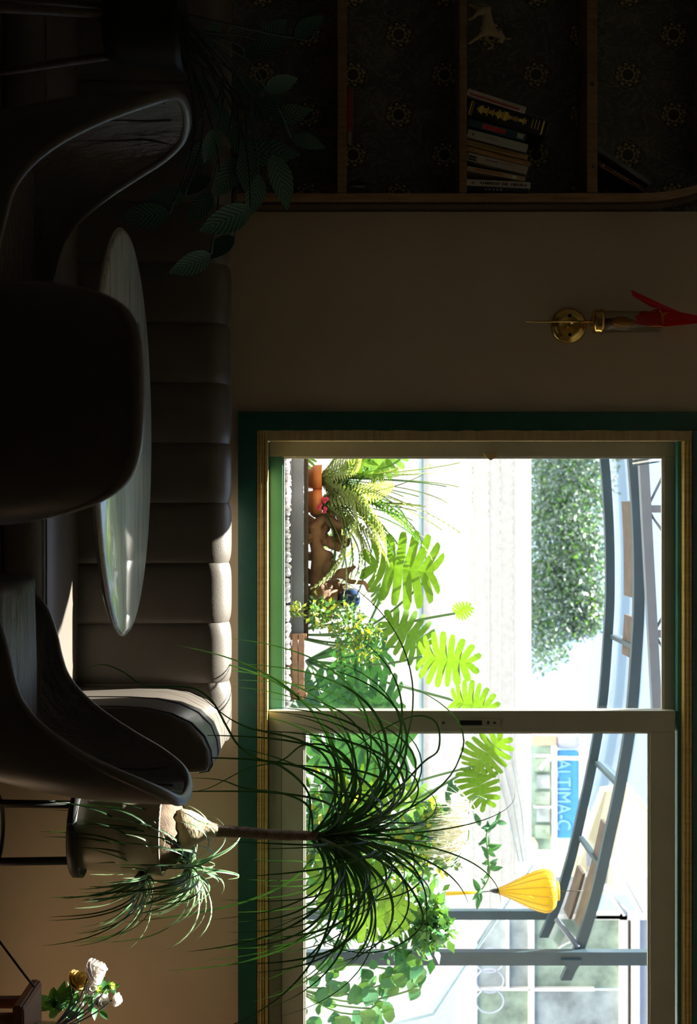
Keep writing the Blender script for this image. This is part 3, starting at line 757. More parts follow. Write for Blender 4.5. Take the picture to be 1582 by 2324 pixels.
# ================================================================== shell chairs
rimh = [(-.250, 0, .880), (-.246, .055, .878), (-.235, .105, .871), (-.212, .150, .850), (-.180, .184, .800), (-.142, .207, .730), (-.098, .222, .660), (-.050, .230, .602), (.000, .234, .563), (.050, .235, .545), (.110, .234, .532), (.170, .228, .512), (.215, .212, .480), (.235, .19, .450)]
basehp = [(-.175, 0), (-.173, .05), (-.166, .09), (-.152, .123), (-.133, .148), (-.110, .165), (-.085, .176), (-.05, .182), (-.01, .186), (.04, .188), (.10, .188), (.16, .184), (.205, .172), (.23, .15)]
def chair(label):
    root = thing('shell_chair', label, 'chair', (0, 0, 0), 'shell chairs around the oval table'); root['_local'] = 1
    R1 = catmull(rimh, 4); B1 = catmull([(x, y, 0.40) for x, y in basehp], 4)
    rim = [Vector((p.x, -p.y, p.z)) for p in R1[:0:-1]] + R1
    bas = [Vector((p.x, -p.y, p.z)) for p in B1[:0:-1]] + B1
    m = len(rim); rows = 9
    def surf(inset, zoff, rimdrop):
        V = []; Fc = []
        for j in range(rows):
            t = j / (rows - 1)
            for i in range(m):
                p = bas[i].lerp(rim[i], t); out = Vector((bas[i].x - 0.04, bas[i].y, 0)); out = out.normalized() if out.length > 1e-4 else Vector((-1, 0, 0))
                p = p + out * (0.020 * math.sin(t * math.pi) - inset) + Vector((0, 0, zoff * (1 - t) - rimdrop * t))
                V.append(p)
        for j in range(rows - 1):
            for i in range(m - 1): Fc.append((j * m + i, j * m + i + 1, (j + 1) * m + i + 1, (j + 1) * m + i))
        return V, Fc
    V, Fc = surf(0.0, 0.0, 0.0)
    # close the underside of the shell
    o = len(V); V.append(Vector((0.03, 0, 0.375)))
    for i in range(m - 1): Fc.append((o, i + 1, i))
    Fc.append((o, 0, m - 1))
    mesh('shell', V, [f[::-1] for f in Fc], M['shell'], root, True)
    V, Fc = surf(0.018, 0.03, 0.001)
    # soft channels stitched into the inside of the back
    mesh('upholstery', V, Fc, M['chairseat'], root, True)
    inn = [rim[i] - (Vector((bas[i].x - 0.04, bas[i].y, 0)).normalized() * 0.009) for i in range(m)]
    tube('piping', inn, [0.0085 + 0.004 * max(0.0, min(1.0, (q.z - 0.56) / 0.28)) for q in rim], M['chair'], root, 10)
    for yy in (-0.12, -0.045, 0.045, 0.12):
        pts = []
        for t in (0.35, 0.5, 0.65, 0.8, 0.93):
            k = min(range(m), key=lambda i: abs(rim[i].y - yy * (0.7 + 0.5 * t)) + (0 if rim[i].x < -0.1 else 9))
            pts.append(bas[k].lerp(rim[k], t) + Vector((0.0195 - 0.020 * math.sin(t * math.pi), 0, 0)))
        tube('seam', catmull(pts, 3), 0.0022, M['sofa_seam'], root, 6)
    bm = boxbm((-.16, -.176, .395), (.262, .176, .505), 0.045, 5)
    bmesh.ops.subdivide_edges(bm, edges=bm.edges[:], cuts=1, use_grid_fill=True)
    for v in bm.verts:
        if v.co.z > 0.49: v.co.z += 0.012 * (1 - (v.co.y / 0.18) ** 2) * (1 - ((v.co.x - 0.05) / 0.22) ** 2) + 0.003 * math.sin(v.co.x * 70 + v.co.y * 25)
    from_bm('seat_cushion', bm, M['chairseat'], root, True)
    for sx_ in (-1, 1):
        for sy_ in (-1, 1):
            tube('leg', [(0.03 + sx_ * 0.11, sy_ * 0.12, 0.385), (0.02 + sx_ * 0.19, sy_ * 0.20, 0.0)], [0.016, 0.010], M['darkwood'], root, 10)
    return root
ch = chair('dark leather shell chair turned away, its back nearest the camera')
c2 = copy_tree(ch); c2['label'] = 'dark leather shell chair at the table end beside the sofa arm'
c3 = copy_tree(ch); c3['label'] = 'dark leather shell chair in the shadow below the bookshelf'
ch.location = (-0.207, 2.56, 0); ch.rotation_euler = (0, 0, math.pi / 2)
c2.location = (0.405, 3.0, 0); c2.rotation_euler = (0, 0, math.pi)
c3.location = (-0.675, 2.96, 0); c3.rotation_euler = (0, 0, -0.06)
# ================================================================== ponytail palm on its stand
px_, py_ = 0.965, 3.98
st = thing('plant_stand', 'black iron plant stand carrying the olive pot', 'plant stand', (px_, py_, 0))
lathe('tray', [(0.0, 0.425), (0.125, 0.425), (0.132, 0.43), (0.132, 0.455), (0.126, 0.455), (0.126, 0.437), (0.0, 0.437)], M['standblack'], st, 32, (px_, py_, 0))
for k in range(4):
    a = 0.55 + k * math.pi / 2
    tube('leg', [(px_ + 0.115 * math.cos(a), py_ + 0.115 * math.sin(a), 0.44), (px_ + 0.125 * math.cos(a), py_ + 0.125 * math.sin(a), 0.0)], 0.011, M['standblack'], st, 8)
tube('brace_ring', [(px_ + 0.118 * math.cos(6.283 * k / 24), py_ + 0.118 * math.sin(6.283 * k / 24), 0.18) for k in range(24)], 0.006, M['standblack'], st, 6, True)

palm = thing('ponytail_palm', 'ponytail palm with thin arching leaves in an olive metal pot', 'potted palm', (px_, py_, 0.4375))
lathe('pot', [(0.0, 0.438), (0.098, 0.438), (0.104, 0.446), (0.110, 0.48), (0.116, 0.55), (0.120, 0.575), (0.121, 0.585), (0.119, 0.595), (0.122, 0.64), (0.126, 0.688), (0.128, 0.696), (0.124, 0.698), (0.119, 0.69), (0.117, 0.665), (0.0, 0.665)], M['pot'], palm, 48, (px_, py_, 0))
fb = lathe('root_fibre', [(0.117, 0.672), (0.112, 0.70), (0.098, 0.725), (0.075, 0.742), (0.045, 0.75), (0.0, 0.752)], M['bark'], palm, 40, (px_, py_, 0))
for v in fb.data.vertices:
    v.co += Vector((R.uniform(-.004, .004), R.uniform(-.004, .004), R.uniform(-.006, .006)))
bx, by = 0.955, 3.965
b_ = lathe('bulb', [(0.030, 0.715), (0.056, 0.73), (0.062, 0.752), (0.056, 0.775), (0.042, 0.80), (0.029, 0.822), (0.022, 0.842), (0.0185, 0.86)], M['bulb'], palm, 28, (bx, by, 0))
for v in b_.data.vertices:
    d = Vector((v.co.x - bx, v.co.y - by, 0)); k = 1 + 0.12 * math.sin(3 * math.atan2(d.y, d.x) + v.co.z * 30) + R.uniform(-.03, .03)
    v.co.x = bx + d.x * k; v.co.y = by + d.y * k
tp = catmull([(bx, by, 0.835), (bx + 0.006, by + 0.002, 0.93), (bx + 0.016, by + 0.008, 1.04), (bx + 0.019, by + 0.012, 1.16)], 8)
V, Fc = tube_geo(tp, [0.019 - 0.004 * i / (len(tp) - 1) + R.uniform(-.0012, .0012) for i in range(len(tp))], 12)
mesh('trunk', V, Fc, M['trunk'], palm, True)
crown = Vector((bx + 0.019, by + 0.012, 1.15))
RP = random.Random(21)
def clampw(pts, ymax=4.262):
    for q in pts:
        if q.y > ymax: q.y = ymax
        if q.y > 4.27 - 0.0: q.y = 4.262
    return pts
for i in range(92):
    az = RP.uniform(0, 2 * math.pi); el = RP.uniform(0.55, 1.45) if i % 4 else RP.uniform(0.1, 0.7)
    d = Vector((math.cos(az) * math.cos(el), math.sin(az) * math.cos(el) * 0.55 - 0.06, math.sin(el)))
    L = RP.uniform(0.42, 0.92) * (1.15 if math.cos(az) < 0 else 0.95)
    base = crown + Vector((RP.uniform(-.006, .006), RP.uniform(-.006, .006), RP.uniform(-0.03, 0.09)))
    if el > 1.0: L *= 0.78
    pts = clampw(arc_pts(base, d, L, 24, RP.uniform(2.0, 6.0), side=RP.uniform(-1.2, 1.2)))
    ribbon('leaf', pts, RP.uniform(0.007, 0.013), M['palm'], palm, up=(0.2, -1, 0.3), fold=0.3)
# long stray leaves that loop across the window and over the sofa arm
stray = [[(720, 1895), (800, 1850), (900, 1790), (960, 1730), (995, 1700), (990, 1640), (940, 1625), (860, 1660), (790, 1710), (760, 1735)],
         [(720, 1890), (760, 1800), (740, 1720), (680, 1680), (600, 1660), (560, 1650), (520, 1630), (480, 1600), (450, 1575)],
         [(700, 1890), (700, 1800), (640, 1740), (580, 1720), (540, 1690), (515, 1650), (480, 1590), (430, 1560), (330, 1556), (280, 1525), (240, 1509), (205, 1514), (172, 1535)],
         [(730, 1900), (860, 1920), (930, 1960), (960, 2010), (968, 2060), (968, 2140)],
         [(730, 1900), (830, 1935), (910, 1990), (955, 2060), (950, 2110), (880, 2155), (800, 2160), (740, 2140), (722, 2130)],
         [(720, 1900), (760, 1960), (770, 2020), (720, 2060), (660, 2090), (613, 2110)],
         [(710, 1890), (700, 1830), (640, 1800), (560, 1790), (500, 1770), (430, 1765)],
         [(710, 1890), (760, 1830), (800, 1760), (760, 1700), (690, 1690), (640, 1725), (560, 1745), (470, 1790), (400, 1800)],
         [(715, 1897), (850, 1890), (905, 1910), (932, 1925), (940, 1970), (925, 2010)],
         [(715, 1893), (800, 1880), (880, 1870), (940, 1820), (945, 1770), (900, 1740), (820, 1750)]]
deps = [3.80, 3.78, 3.70, 3.85, 3.82, 3.80, 3.75, 3.85, 3.88, 3.90]
for ln, dp in zip(stray, deps):
    c = crown; n = len(ln)
    pts = catmull([P(a, b, crown.y + (dp - crown.y) * min(1, 2.2 * i / n)) for i, (a, b) in enumerate(ln)], 5)
    if dp == 3.70:
        for q in pts:
            if q.z < 0.9 and q.x < 0.53: q.y = min(q.y, 3.70)
    ribbon('leaf', pts, 0.0085, M['palm'], palm, up=(0.2, -1, 0.3), fold=0.3)

# spider plant sharing the stand: two striped rosettes spilling over the pot's side
spd = thing('spider_plant', 'spider plant with pale-striped leaves spilling over the pot rim', 'spider plant', (1.03, 3.84, 0.69))
RS = random.Random(5)
for (cpx, cpy, dd), n_, dn in (((425, 1968, 3.98), 60, 0.0), ((318, 1975, 3.93), 64, -0.2)):
    c = P(cpx, cpy, dd)
    for i in range(n_):
        az = RS.uniform(0, 2 * math.pi); el = RS.uniform(-0.2, 1.1) + dn
        d = Vector((math.cos(az) * math.cos(el) + 0.18, math.sin(az) * math.cos(el) * 0.8 - 0.15, math.sin(el)))
        pts = arc_pts(c + Vector((RS.uniform(-.008, .008), RS.uniform(-.008, .008), RS.uniform(-.01, .01))), d, RS.uniform(0.14, 0.30), 12, RS.uniform(1.6, 4.0), side=RS.uniform(-.8, .8))
        for q in pts:
            if q.y > 4.26: q.y = 4.26
        ribbon('leaf', pts, RS.uniform(0.008, 0.016), M['spider'], spd, up=(0, -0.4, 1), fold=0.35)
    # dark long blades falling to the floor side
    for i in range(26):
        d = Vector((RS.uniform(-1.4, 0.6), RS.uniform(-.8, .2), 0.2))
        pts = arc_pts(c, d, RS.uniform(0.2, 0.46), 14, RS.uniform(3, 6))
        ribbon('leaf', pts, 0.008, M['palm'], spd, up=(0, -0.4, 1), fold=0.3)
tube('runner', catmull([P(430, 1968, 3.98), P(400, 2000, 3.92), P(355, 2000, 3.90), P(318, 1975, 3.93)], 5), 0.002, M['stem'], spd, 6)

# ================================================================== roses at the right edge
tbl = thing('stool', 'red-brown wooden stool at the right edge under the flowers', 'stool', (1.47, 3.53, 0))
prism('top', [(1.272, 0.385), (1.272, 0.408), (1.280, 0.415), (1.70, 0.415), (1.70, 0.385)], 3.40, 3.60, M['brownred'], tbl, 0.004)
for x in (1.32, 1.65):
    for y in (3.44, 3.56): tube('leg', [(x, y, 0.386), (x, y, 0)], [0.018, 0.014], M['brownred'], tbl, 8)
tube('stick', [P(-20, 2112, 3.42), P(60, 2218, 3.42), P(78, 2240, 3.42)], 0.0035, M['darkwood'], tbl, 6)
vs = thing('vase', 'small glass vase on the stool at the right edge', 'vase', (1.40, 3.53, 0.4155))
lathe('body', [(0.0, 0.431), (0.034, 0.431), (0.040, 0.438), (0.038, 0.47), (0.030, 0.515), (0.037, 0.535), (0.034, 0.535), (0.027, 0.515), (0.035, 0.47), (0.036, 0.441), (0.0, 0.436)], M['vaseglass'], vs, 28, (1.40, 3.53, -0.015))
RR = random.Random(3)
def bloom(name, c, r, mat, parent, facing=(-0.5, -0.6, 0.6), open_=1.0, layers=4):
    V = []; Fc = []; U = Vector(facing).normalized(); A = U.cross(Vector((0.3, 0.2, 1))).normalized(); Bv = U.cross(A)
    for l in range(layers):
        n = 4 + l * 2; f = (l + 1) / layers
        for k in range(n):
            a = 2 * math.pi * (k + 0.37 * l + RR.uniform(-.12, .12)) / n; dr = A * math.cos(a) + Bv * math.sin(a); tn = U.cross(dr)
            o = len(V); hgt = r * (1.15 - 0.75 * f * open_); rad = r * (0.18 + 0.72 * f)
            for j in range(4):
                t = j / 3; q = Vector(c) + dr * rad * (t ** 0.7) + U * (hgt * t ** 1.3 - 0.35 * r * (1 - t)) + U * (-0.20 * r * f * max(0, t - 0.6) * 2.5 * open_)
                w = r * (0.30 + 0.34 * f) * math.sin(0.35 + 2.3 * t)
                for s in (-1, -0.35, 0.35, 1):
                    V.append(q + tn * w * s + dr * (-0.12 * r * s * s) + U * (RR.uniform(-.05, .05) * r * (t > 0.9)))
            for j in range(3):
                for s in range(3): Fc.append((o + j * 4 + s, o + j * 4 + s + 1, o + j * 4 + s + 5, o + j * 4 + s + 4))
    return mesh(name, V, Fc, mat, parent, True)
fl = thing('rose_bouquet', 'bunch of white and cream roses catching the sun', 'flowers', (1.40, 3.53, 0.422))
root_ = Vector((1.398, 3.53, 0.44))
def small_leaf_mesh(w=0.55, fold=0.25, n=6, curl=0.25):
    V = []; Fc = []; U = []
    for i in range(n + 1):
        t = i / n; hw = w * 0.5 * math.sin(math.pi * t ** 0.8) ** 0.8 if 0 < t < 1 else 0.01
        for s in (-1, 0, 1): V.append((s * hw, t, fold * hw * abs(s) - curl * t * t)); U.append((0.5 + s * 0.5, t))
        if i:
            a = (i - 1) * 3; b = i * 3; Fc += [(a, a + 1, b + 1, b), (a + 1, a + 2, b + 2, b + 1)]
    me = bpy.data.meshes.new('leaf'); me.from_pydata(V, [], Fc); me.polygons.foreach_set('use_smooth', [True] * len(me.polygons))
    l = me.uv_layers.new(name='UVMap')
    for lp in me.loops: l.data[lp.index].uv = U[lp.vertex_index]
    return me
rl = small_leaf_mesh(); rl.materials.append(M['roseleaf'])
specs = [(210, 2207, 0.030, 'rosewhite', 5, (-0.45, -.25, .9)), (172, 2228, 0.026, 'rosecream', 4, (-0.6, -.35, .7)), (206, 2243, 0.017, 'rosewhite', 3, (-.3, -.7, .5)), (228, 2272, 0.019, 'rosewhite', 4, (0, -.8, .6)), (262, 2268, 0.016, 'rosewhite', 3, (.1, -.4, .9)), (251, 2238, 0.009, 'bud', 2, (-.2, -.2, 1)), (200, 2225, 0.013, 'rosecream', 3, (-.6, -.7, .3)), (220, 2246, 0.010, 'bud', 2, (-.4, -.3, .8)), (168, 2247, 0.008, 'rosewhite', 2, (-.6, -.7, 0)), (184, 2280, 0.008, 'rosewhite', 2, (0, -1, .2))]
for px, py, r, mt, ly, fc in specs:
    c = P(px, py, 3.79 + RR.uniform(-.02, .03))
    r *= 1.45; bl = bloom('rose', c, r, M[mt], fl, fc, 1.0 if r > .02 else 0.5, ly)
    tube('stem', catmull([root_, root_.lerp(c, 0.5) + Vector((0, 0, 0.02)), c - Vector(fc).normalized() * r * 0.3], 4), 0.0022, M['darkstem'], fl, 6)
for i in range(66):
    a, b = (RR.uniform(105, 240), RR.uniform(2232, 2300)) if i < 54 else (RR.uniform(225, 270), RR.uniform(2232, 2285))
    if a < 150 and b < 2262: b += 28
    c = P(a, b, 3.83 + RR.uniform(-.03, .05) - (0.10 if a < 150 else 0)); s = RR.uniform(0.03, 0.058) if i < 54 else 0.02
    m = basis(c, (RR.uniform(-1, .6), RR.uniform(-1, .2), RR.uniform(-.5, 1)), (RR.uniform(-.5, .5), -0.8, 0.6)) @ Matrix.Scale(s, 4)
    place('leaf', rl, m, fl)

# ================================================================== prayer plant in the dark corner
cal = thing('prayer_plant', 'trailing prayer plant with herringbone leaves in the dark corner', 'potted plant', (-1.27, 3.45, 0))
lathe('pot', [(0.0, 0.62), (0.085, 0.62), (0.10, 0.66), (0.115, 0.80), (0.12, 0.82), (0.112, 0.82), (0.108, 0.79), (0.0, 0.79)], M['standblack'], cal, 28, (-1.27, 3.45, 0))
for k in range(3):
    a = 0.5 + k * 2.094
    tube('leg', [(-1.27 + 0.075 * math.cos(a), 3.45 + 0.075 * math.sin(a), 0.63), (-1.27 + 0.16 * math.cos(a), 3.45 + 0.16 * math.sin(a), 0)], 0.012, M['darkwood'], cal, 8)
cl = small_leaf_mesh(0.52, 0.15, 8, 0.18); cl.materials.append(M['calathea'])
RC = random.Random(11)
croot = Vector((-1.27, 3.45, 0.80))
spots = [(455, 195, 60, 0.3), (505, 270, 70, 1.2), (560, 385, 80, 1.6), (610, 345, 120, -0.1), (600, 105, 90, -0.4), (560, 195, 60, 0.2), (640, 190, 70, -0.3), (455, 350, 80, 2.4), (440, 420, 75, 2.8), (455, 470, 75, 2.2), (515, 500, 110, 2.6), (520, 400, 90, 2.0), (640, 410, 110, 1.2), (435, 600, 90, 2.6), (330, 490, 95, 3.0), (380, 450, 70, 2.9), (455, 120, 60, 0.8), (660, 260, 80, -0.2), (700, 320, 70, 0.2), (550, 330, 80, 0.9), (480, 330, 70, 1.9), (610, 240, 80, -0.5), (420, 300, 60, 2.6), (700, 60, 70, -0.6), (580, 440, 90, 1.7), (500, 560, 70, 2.5), (620, 70, 80, -0.8), (480, 80, 70, -1.0)]
for px, py, sz_, ang in spots:
    d = 3.62 + RC.uniform(-.12, .18); c = P(px, py, d)
    # ang: tip direction measured from world up towards the right of the room
    tip = Vector((math.sin(ang), RC.uniform(-.35, .1), math.cos(ang)))
    s = sz_ * d / F * 1.15
    m = basis(c - tip.normalized() * s * 0.5, tip, (RC.uniform(-.5, .5), -1, RC.uniform(0.2, .8))) @ Matrix.Scale(s, 4)
    lf = place('leaf', cl, m, cal)
    bp = c - tip.normalized() * s * 0.5
    tube('stalk', catmull([croot + Vector((RC.uniform(-.05, .05), RC.uniform(-.05, .05), -0.005)), croot.lerp(bp, 0.55) + Vector((0, 0, 0.06)), bp], 4), 0.0025, M['darkstem'], cal, 5)

# ================================================================== outside
struct(box('ground', (-30, 4.60, -0.20), (40, 70, -0.10), M['ground']))
bz = 1.028
bench = thing('planter_bench', 'planter bench with grey edging and pale gravel just outside the window', 'planter', (0.7, 5.2, -0.1))
box('top', (-0.75, 4.72, 0.985), (2.60, 5.75, bz - 0.013), M['rail'], bench)
for x in (-0.6, 1.0, 2.45):
    for y in (4.80, 5.65): box('leg', (x, y, -0.1), (x + 0.07, y + 0.07, 0.986), M['rail'], bench)
a0 = P(664, 900, 4.95); a1 = P(690, 1452, 4.95)
box('edging', (-0.75, 4.95, bz - 0.014), (a1.x, 4.975, a1.z - 0.001), M['rail'], bench, 0.003)
box('edging', (-0.75, 4.93, bz + 0.004), (a1.x, 4.949, bz + 0.010), M['rail'], bench)
box('soil_trough', (-0.75, 4.9755, bz - 0.012), (a1.x, 5.06, P(699, 1000, 5.0).z), M['soil'], bench)
peb = bmesh.new(); bmesh.ops.create_icosphere(peb, subdivisions=1, radius=1); 
for v in peb.verts: v.co += v.co * R.uniform(-.18, .18)
pme = bpy.data.meshes.new('pebble'); peb.to_mesh(pme); peb.free(); pme.materials.append(M['gravel'])
for i in range(210):
    x = -0.42 + 1.75 * (i % 105) / 105 + R.uniform(-.01, .01); y = 4.86 + 0.035 * (i // 105) + R.uniform(-.01, .01); s = R.uniform(0.008, 0.0135)
    place('pebble', pme, Matrix.Translation((x, y, bz - 0.010 + s * 0.7)) @ Euler((R.uniform(0, 6), R.uniform(0, 6), 0)).to_matrix().to_4x4() @ Matrix.Scale(s, 4), bench)
crate = thing('crate', 'low brown wooden crate at the end of the grey edging', 'crate', (0.56, 5.0, bz))
a0 = P(660, 1462, 4.92)
for k in range(3): box('slat', (0.455, 4.92, bz - 0.012 + k * 0.024), (0.70, 4.932, bz + 0.009 + k * 0.024), M['drift'], crate, 0.002)
for x in (0.455, 0.675): box('corner_post', (x, 4.933, bz - 0.013), (x + 0.02, 5.06, bz + 0.065), M['drift'], crate, 0.002)

# terracotta pots
def clay(px, py, label, r=0.046, d=5.18, h=0.118):
    c = P(px, py, d); t = thing('clay_pot', label, 'pot', (c.x, d, bz - 0.0125), 'clay pots on the planter bench')
    lathe('body', [(0.0, bz - 0.0128), (r * 0.72, bz - 0.0128), (r * 0.95, bz + h * 0.7), (r * 1.08, bz + h * 0.7), (r * 1.1, bz + h), (r * 0.98, bz + h), (r * 0.9, bz + h * 0.8), (0.0, bz + h * 0.8)], M['terracotta'], t, 28, (c.x, d, 0))
    lathe('soil', [(r * 0.92, bz + h * 0.82), (0.0, bz + h * 0.9)], M['soil'], t, 20, (c.x, d, 0))
    return Vector((c.x, d, bz + h * 0.9))
p1 = clay(718, 1084, 'orange clay pot nearest the window corner, holding the feathery fern')
p2 = clay(718, 1139, 'orange clay pot beside the driftwood with pink blossoms at its rim', d=5.17)
pk = thing('pink_blossoms', 'cluster of tiny pink blossoms on the clay pot rim', 'flowers', (p2.x, 5.16, p2.z))
for k in range(7):
    c = P(735 + R.uniform(-12, 12), 1145 + R.uniform(-16, 16), 5.115)
    bloom('blossom', c, 0.010, paint((0.75, 0.10, 0.20), 'pink_petal'), pk, (R.uniform(-.4, .4), -1, .5), 1.0, 2)

# feathery ferns
def frond_geo(pts, L, w, off, seg=16):
    V = []; Fc = []; T, N = frames(pts)
    n = len(pts)
    for i in range(1, n):
        t = i / (n - 1); ln = w * math.sin(math.pi * (0.12 + 0.86 * t)) ** 0.7
        s = T[i].cross(N[i]); 
        for sd in (-1, 1):
            tip = pts[i] + (s * sd + T[i] * 0.55).normalized() * ln + Vector((0, 0, -0.12 * ln))
            o = off + len(V); hw = T[i] * min(0.006, L / n * 0.34)
            V += [pts[i] - hw, pts[i] + hw, (pts[i] + tip) / 2 + hw * 1.2, tip, (pts[i] + tip) / 2 - hw * 1.2]
            Fc.append((o, o + 1, o + 2, o + 3, o + 4))
    return V, Fc
def fern(root, n, Ls, label, mats, lean=(0, 0, 0), seed=1, elr=(0.5, 1.4), spread=1.0):
    t = thing('fern', label, 'fern', tuple(root)); rr = random.Random(seed)
    for k in range(n):
        az = rr.uniform(0, 6.283); el = rr.uniform(*elr); L = rr.uniform(*Ls)
        d = Vector((math.cos(az) * math.cos(el) * spread, math.sin(az) * math.cos(el) * 0.6, math.sin(el))) + Vector(lean)
        pts = arc_pts(Vector(root), d, L, 26, rr.uniform(0.7, 2.2), side=rr.uniform(-.4, .4))
        V, Fc = frond_geo(pts, L, rr.uniform(0.035, 0.06), 0)
        tv, tf = tube_geo(pts[::2], 0.0018, 4, off=len(V))
        mesh('frond', V + tv, Fc + tf, M[mats[k % len(mats)]], t)
    return t
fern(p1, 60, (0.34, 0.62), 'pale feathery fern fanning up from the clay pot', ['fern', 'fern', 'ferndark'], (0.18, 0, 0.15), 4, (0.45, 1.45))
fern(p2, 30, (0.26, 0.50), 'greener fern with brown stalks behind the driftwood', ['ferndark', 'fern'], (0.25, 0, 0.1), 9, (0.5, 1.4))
dry = thing('dry_grass', 'tuft of dry brown stalks in the clay pots', 'dried grass', (p1.x, 5.2, p1.z))
for k in range(46):
    rt = (p1 if k % 2 else p2) + Vector((R.uniform(-.03, .03), R.uniform(-.03, .03), -0.005))
    ribbon('stalk', arc_pts(rt, (R.uniform(-.5, .6), R.uniform(-.4, .2), 1), R.uniform(0.10, 0.20), 8, R.uniform(0.2, 1.4)), 0.006, M['drift'], dry, fold=0.3)

# driftwood
dw = thing('driftwood', 'gnarled brown driftwood lying on the planter bench', 'driftwood', (P(720, 1250, 5.15).x, 5.15, bz))
def dp(px, py, dy=0): return P(px, py, 5.16 + dy)
DV = [dp(715, 1180), dp(740, 1175, .02), dp(765, 1195), dp(790, 1185, -.02), dp(800, 1170, -.03), dp(712, 1215), dp(745, 1230, .02), dp(778, 1225), dp(722, 1262, -.02), dp(758, 1262), dp(716, 1300), dp(745, 1305, .02), dp(780, 1300, -.01), dp(808, 1285, -.02), dp(720, 1340), dp(752, 1345, .02), dp(712, 1385), dp(790, 1320, -.02), dp(828, 1322, -.03), dp(838, 1345, -.03)]
DE = [(0, 1), (1, 2), (2, 3), (3, 4), (0, 5), (5, 6), (6, 7), (5, 8), (8, 9), (8, 10), (10, 11), (11, 12), (12, 13), (10, 14), (14, 15), (14, 16), (12, 17), (17, 18), (18, 19)]
skin('branch', DV, DE, [.030, .026, .022, .016, .010, .026, .024, .016, .024, .020, .026, .022, .014, .006, .028, .026, .028, .010, .009, .004], M['drift'], dw)
fb_ = bmesh.new(); bmesh.ops.create_icosphere(fb_, subdivisions=2, radius=1)
for v in fb_.verts: v.co *= 1 + 0.28 * math.sin(v.co.x * 5 + v.co.z * 3) * math.cos(v.co.y * 6) + R.uniform(-.1, .1)
fme = bpy.data.meshes.new('bark_flake'); fb_.to_mesh(fme); fb_.free(); fme.materials.append(M['drift'])
RF = random.Random(8)
for k in range(34):
    px = RF.uniform(700, 775) if k < 24 else RF.uniform(690, 715); py = RF.uniform(1165, 1400)
    c = P(px, py, 5.19 + RF.uniform(-.05, .05)); s = RF.uniform(0.014, 0.034)
    place('bark_flake', fme, Matrix.Translation(c) @ Euler((RF.uniform(0, 6), RF.uniform(0, 6), RF.uniform(0, 6))).to_matrix().to_4x4() @ Matrix.Diagonal((s * 1.5, s, s * 0.55, 1)), dw)
stump = thing('log', 'rounded brown log under the blue glazed ball', 'log', (P(740, 1362, 5.2).x, 5.2, bz))
c = P(740, 1366, 5.22)
lathe('wood', [(0.0, bz - 0.0128), (0.062, bz - 0.0128), (0.066, bz + 0.05), (0.058, bz + 0.12), (0.052, c.z + 0.045), (0.0, c.z + 0.047)], M['drift'], stump, 18, (c.x, 5.22, 0))
bb = thing('glazed_ball', 'shiny dark blue glazed ball on the log', 'ornament', (c.x, 5.22, c.z + 0.047))
cb = Vector((c.x - 0.012, 5.215, c.z + 0.047 + 0.044))
lathe('ball', [(0.0, -0.045)] + [(0.045 * math.sin(a * math.pi / 14), -0.045 * math.cos(a * math.pi / 14)) for a in range(1, 14)] + [(0.0, 0.045)], M['blueglaze'], bb, 28, tuple(cb))

# monstera with split leaves
def monstera_mesh(seed):
    rr = random.Random(seed); V = []; Fc = []
    def zf(x, y): return 0.14 * abs(x) - 0.20 * (x * x + max(0, y) ** 2 * 0.6)
    # heart outline, split from the margin towards the midrib between the lobes
    def outl(f):   # f 0..1 from the back of the lobe to the tip, right-hand side
        a = math.radians(158 - 152 * f); r = 0.30 + 0.24 * math.sin(math.pi * min(1, 0.25 + 0.62 * f)) + 0.30 * max(0, f - 0.62) / 0.38
        return Vector((math.sin(a) * r, 0.28 + math.cos(a) * r * 1.05))
    N_ = 8
    for sd in (-1, 1):
        for k in range(N_):
            f0 = k / N_; f1 = (k + 1) / N_; g = 0.21 + rr.uniform(-.05, .05); o = len(V); n = 5
            m0 = Vector((0, 0.02 + 0.86 * f0)); m1 = Vector((0, 0.02 + 0.86 * f1))
            e0 = outl(f0 + (f1 - f0) * g); e1 = outl(f1 - (f1 - f0) * g * 0.6); full0 = outl(f0); full1 = outl(f1)
            for j in range(n + 1):
                t = j / n; s = min(1, max(0, (t - 0.30) / 0.25))
                q0 = m0.lerp(full0.lerp(e0, s), t); q1 = m1.lerp(full1.lerp(e1, s), t)
                if j == n: c = (q0 + q1) / 2; q0 = q0.lerp(c, 0.35); q1 = q1.lerp(c, 0.35)
                for q in (q0, (q0 + q1) / 2 * (1.03 if j == n else 1), q1):
                    bend = 0.05 * t * t; x = sd * q.x; y = q.y + bend
                    V.append((x, y, zf(x, y) + 0.02 * math.sin(t * 3) * (1 if k % 2 else -0.4)))
                if j:
                    a = o + 3 * j - 3
                    Fc += [(a, a + 1, a + 4, a + 3), (a + 1, a + 2, a + 5, a + 4)]
    me = bpy.data.meshes.new('leaf'); me.from_pydata(V, [], Fc); me.polygons.foreach_set('use_smooth', [True] * len(me.polygons))
    return me
mms = [monstera_mesh(k) for k in range(3)]; mmd = [monstera_mesh(k + 5) for k in range(2)]
for m_ in mms: m_.materials.append(M['monstera'])
for m_ in mmd: m_.materials.append(M['monsteradark'])
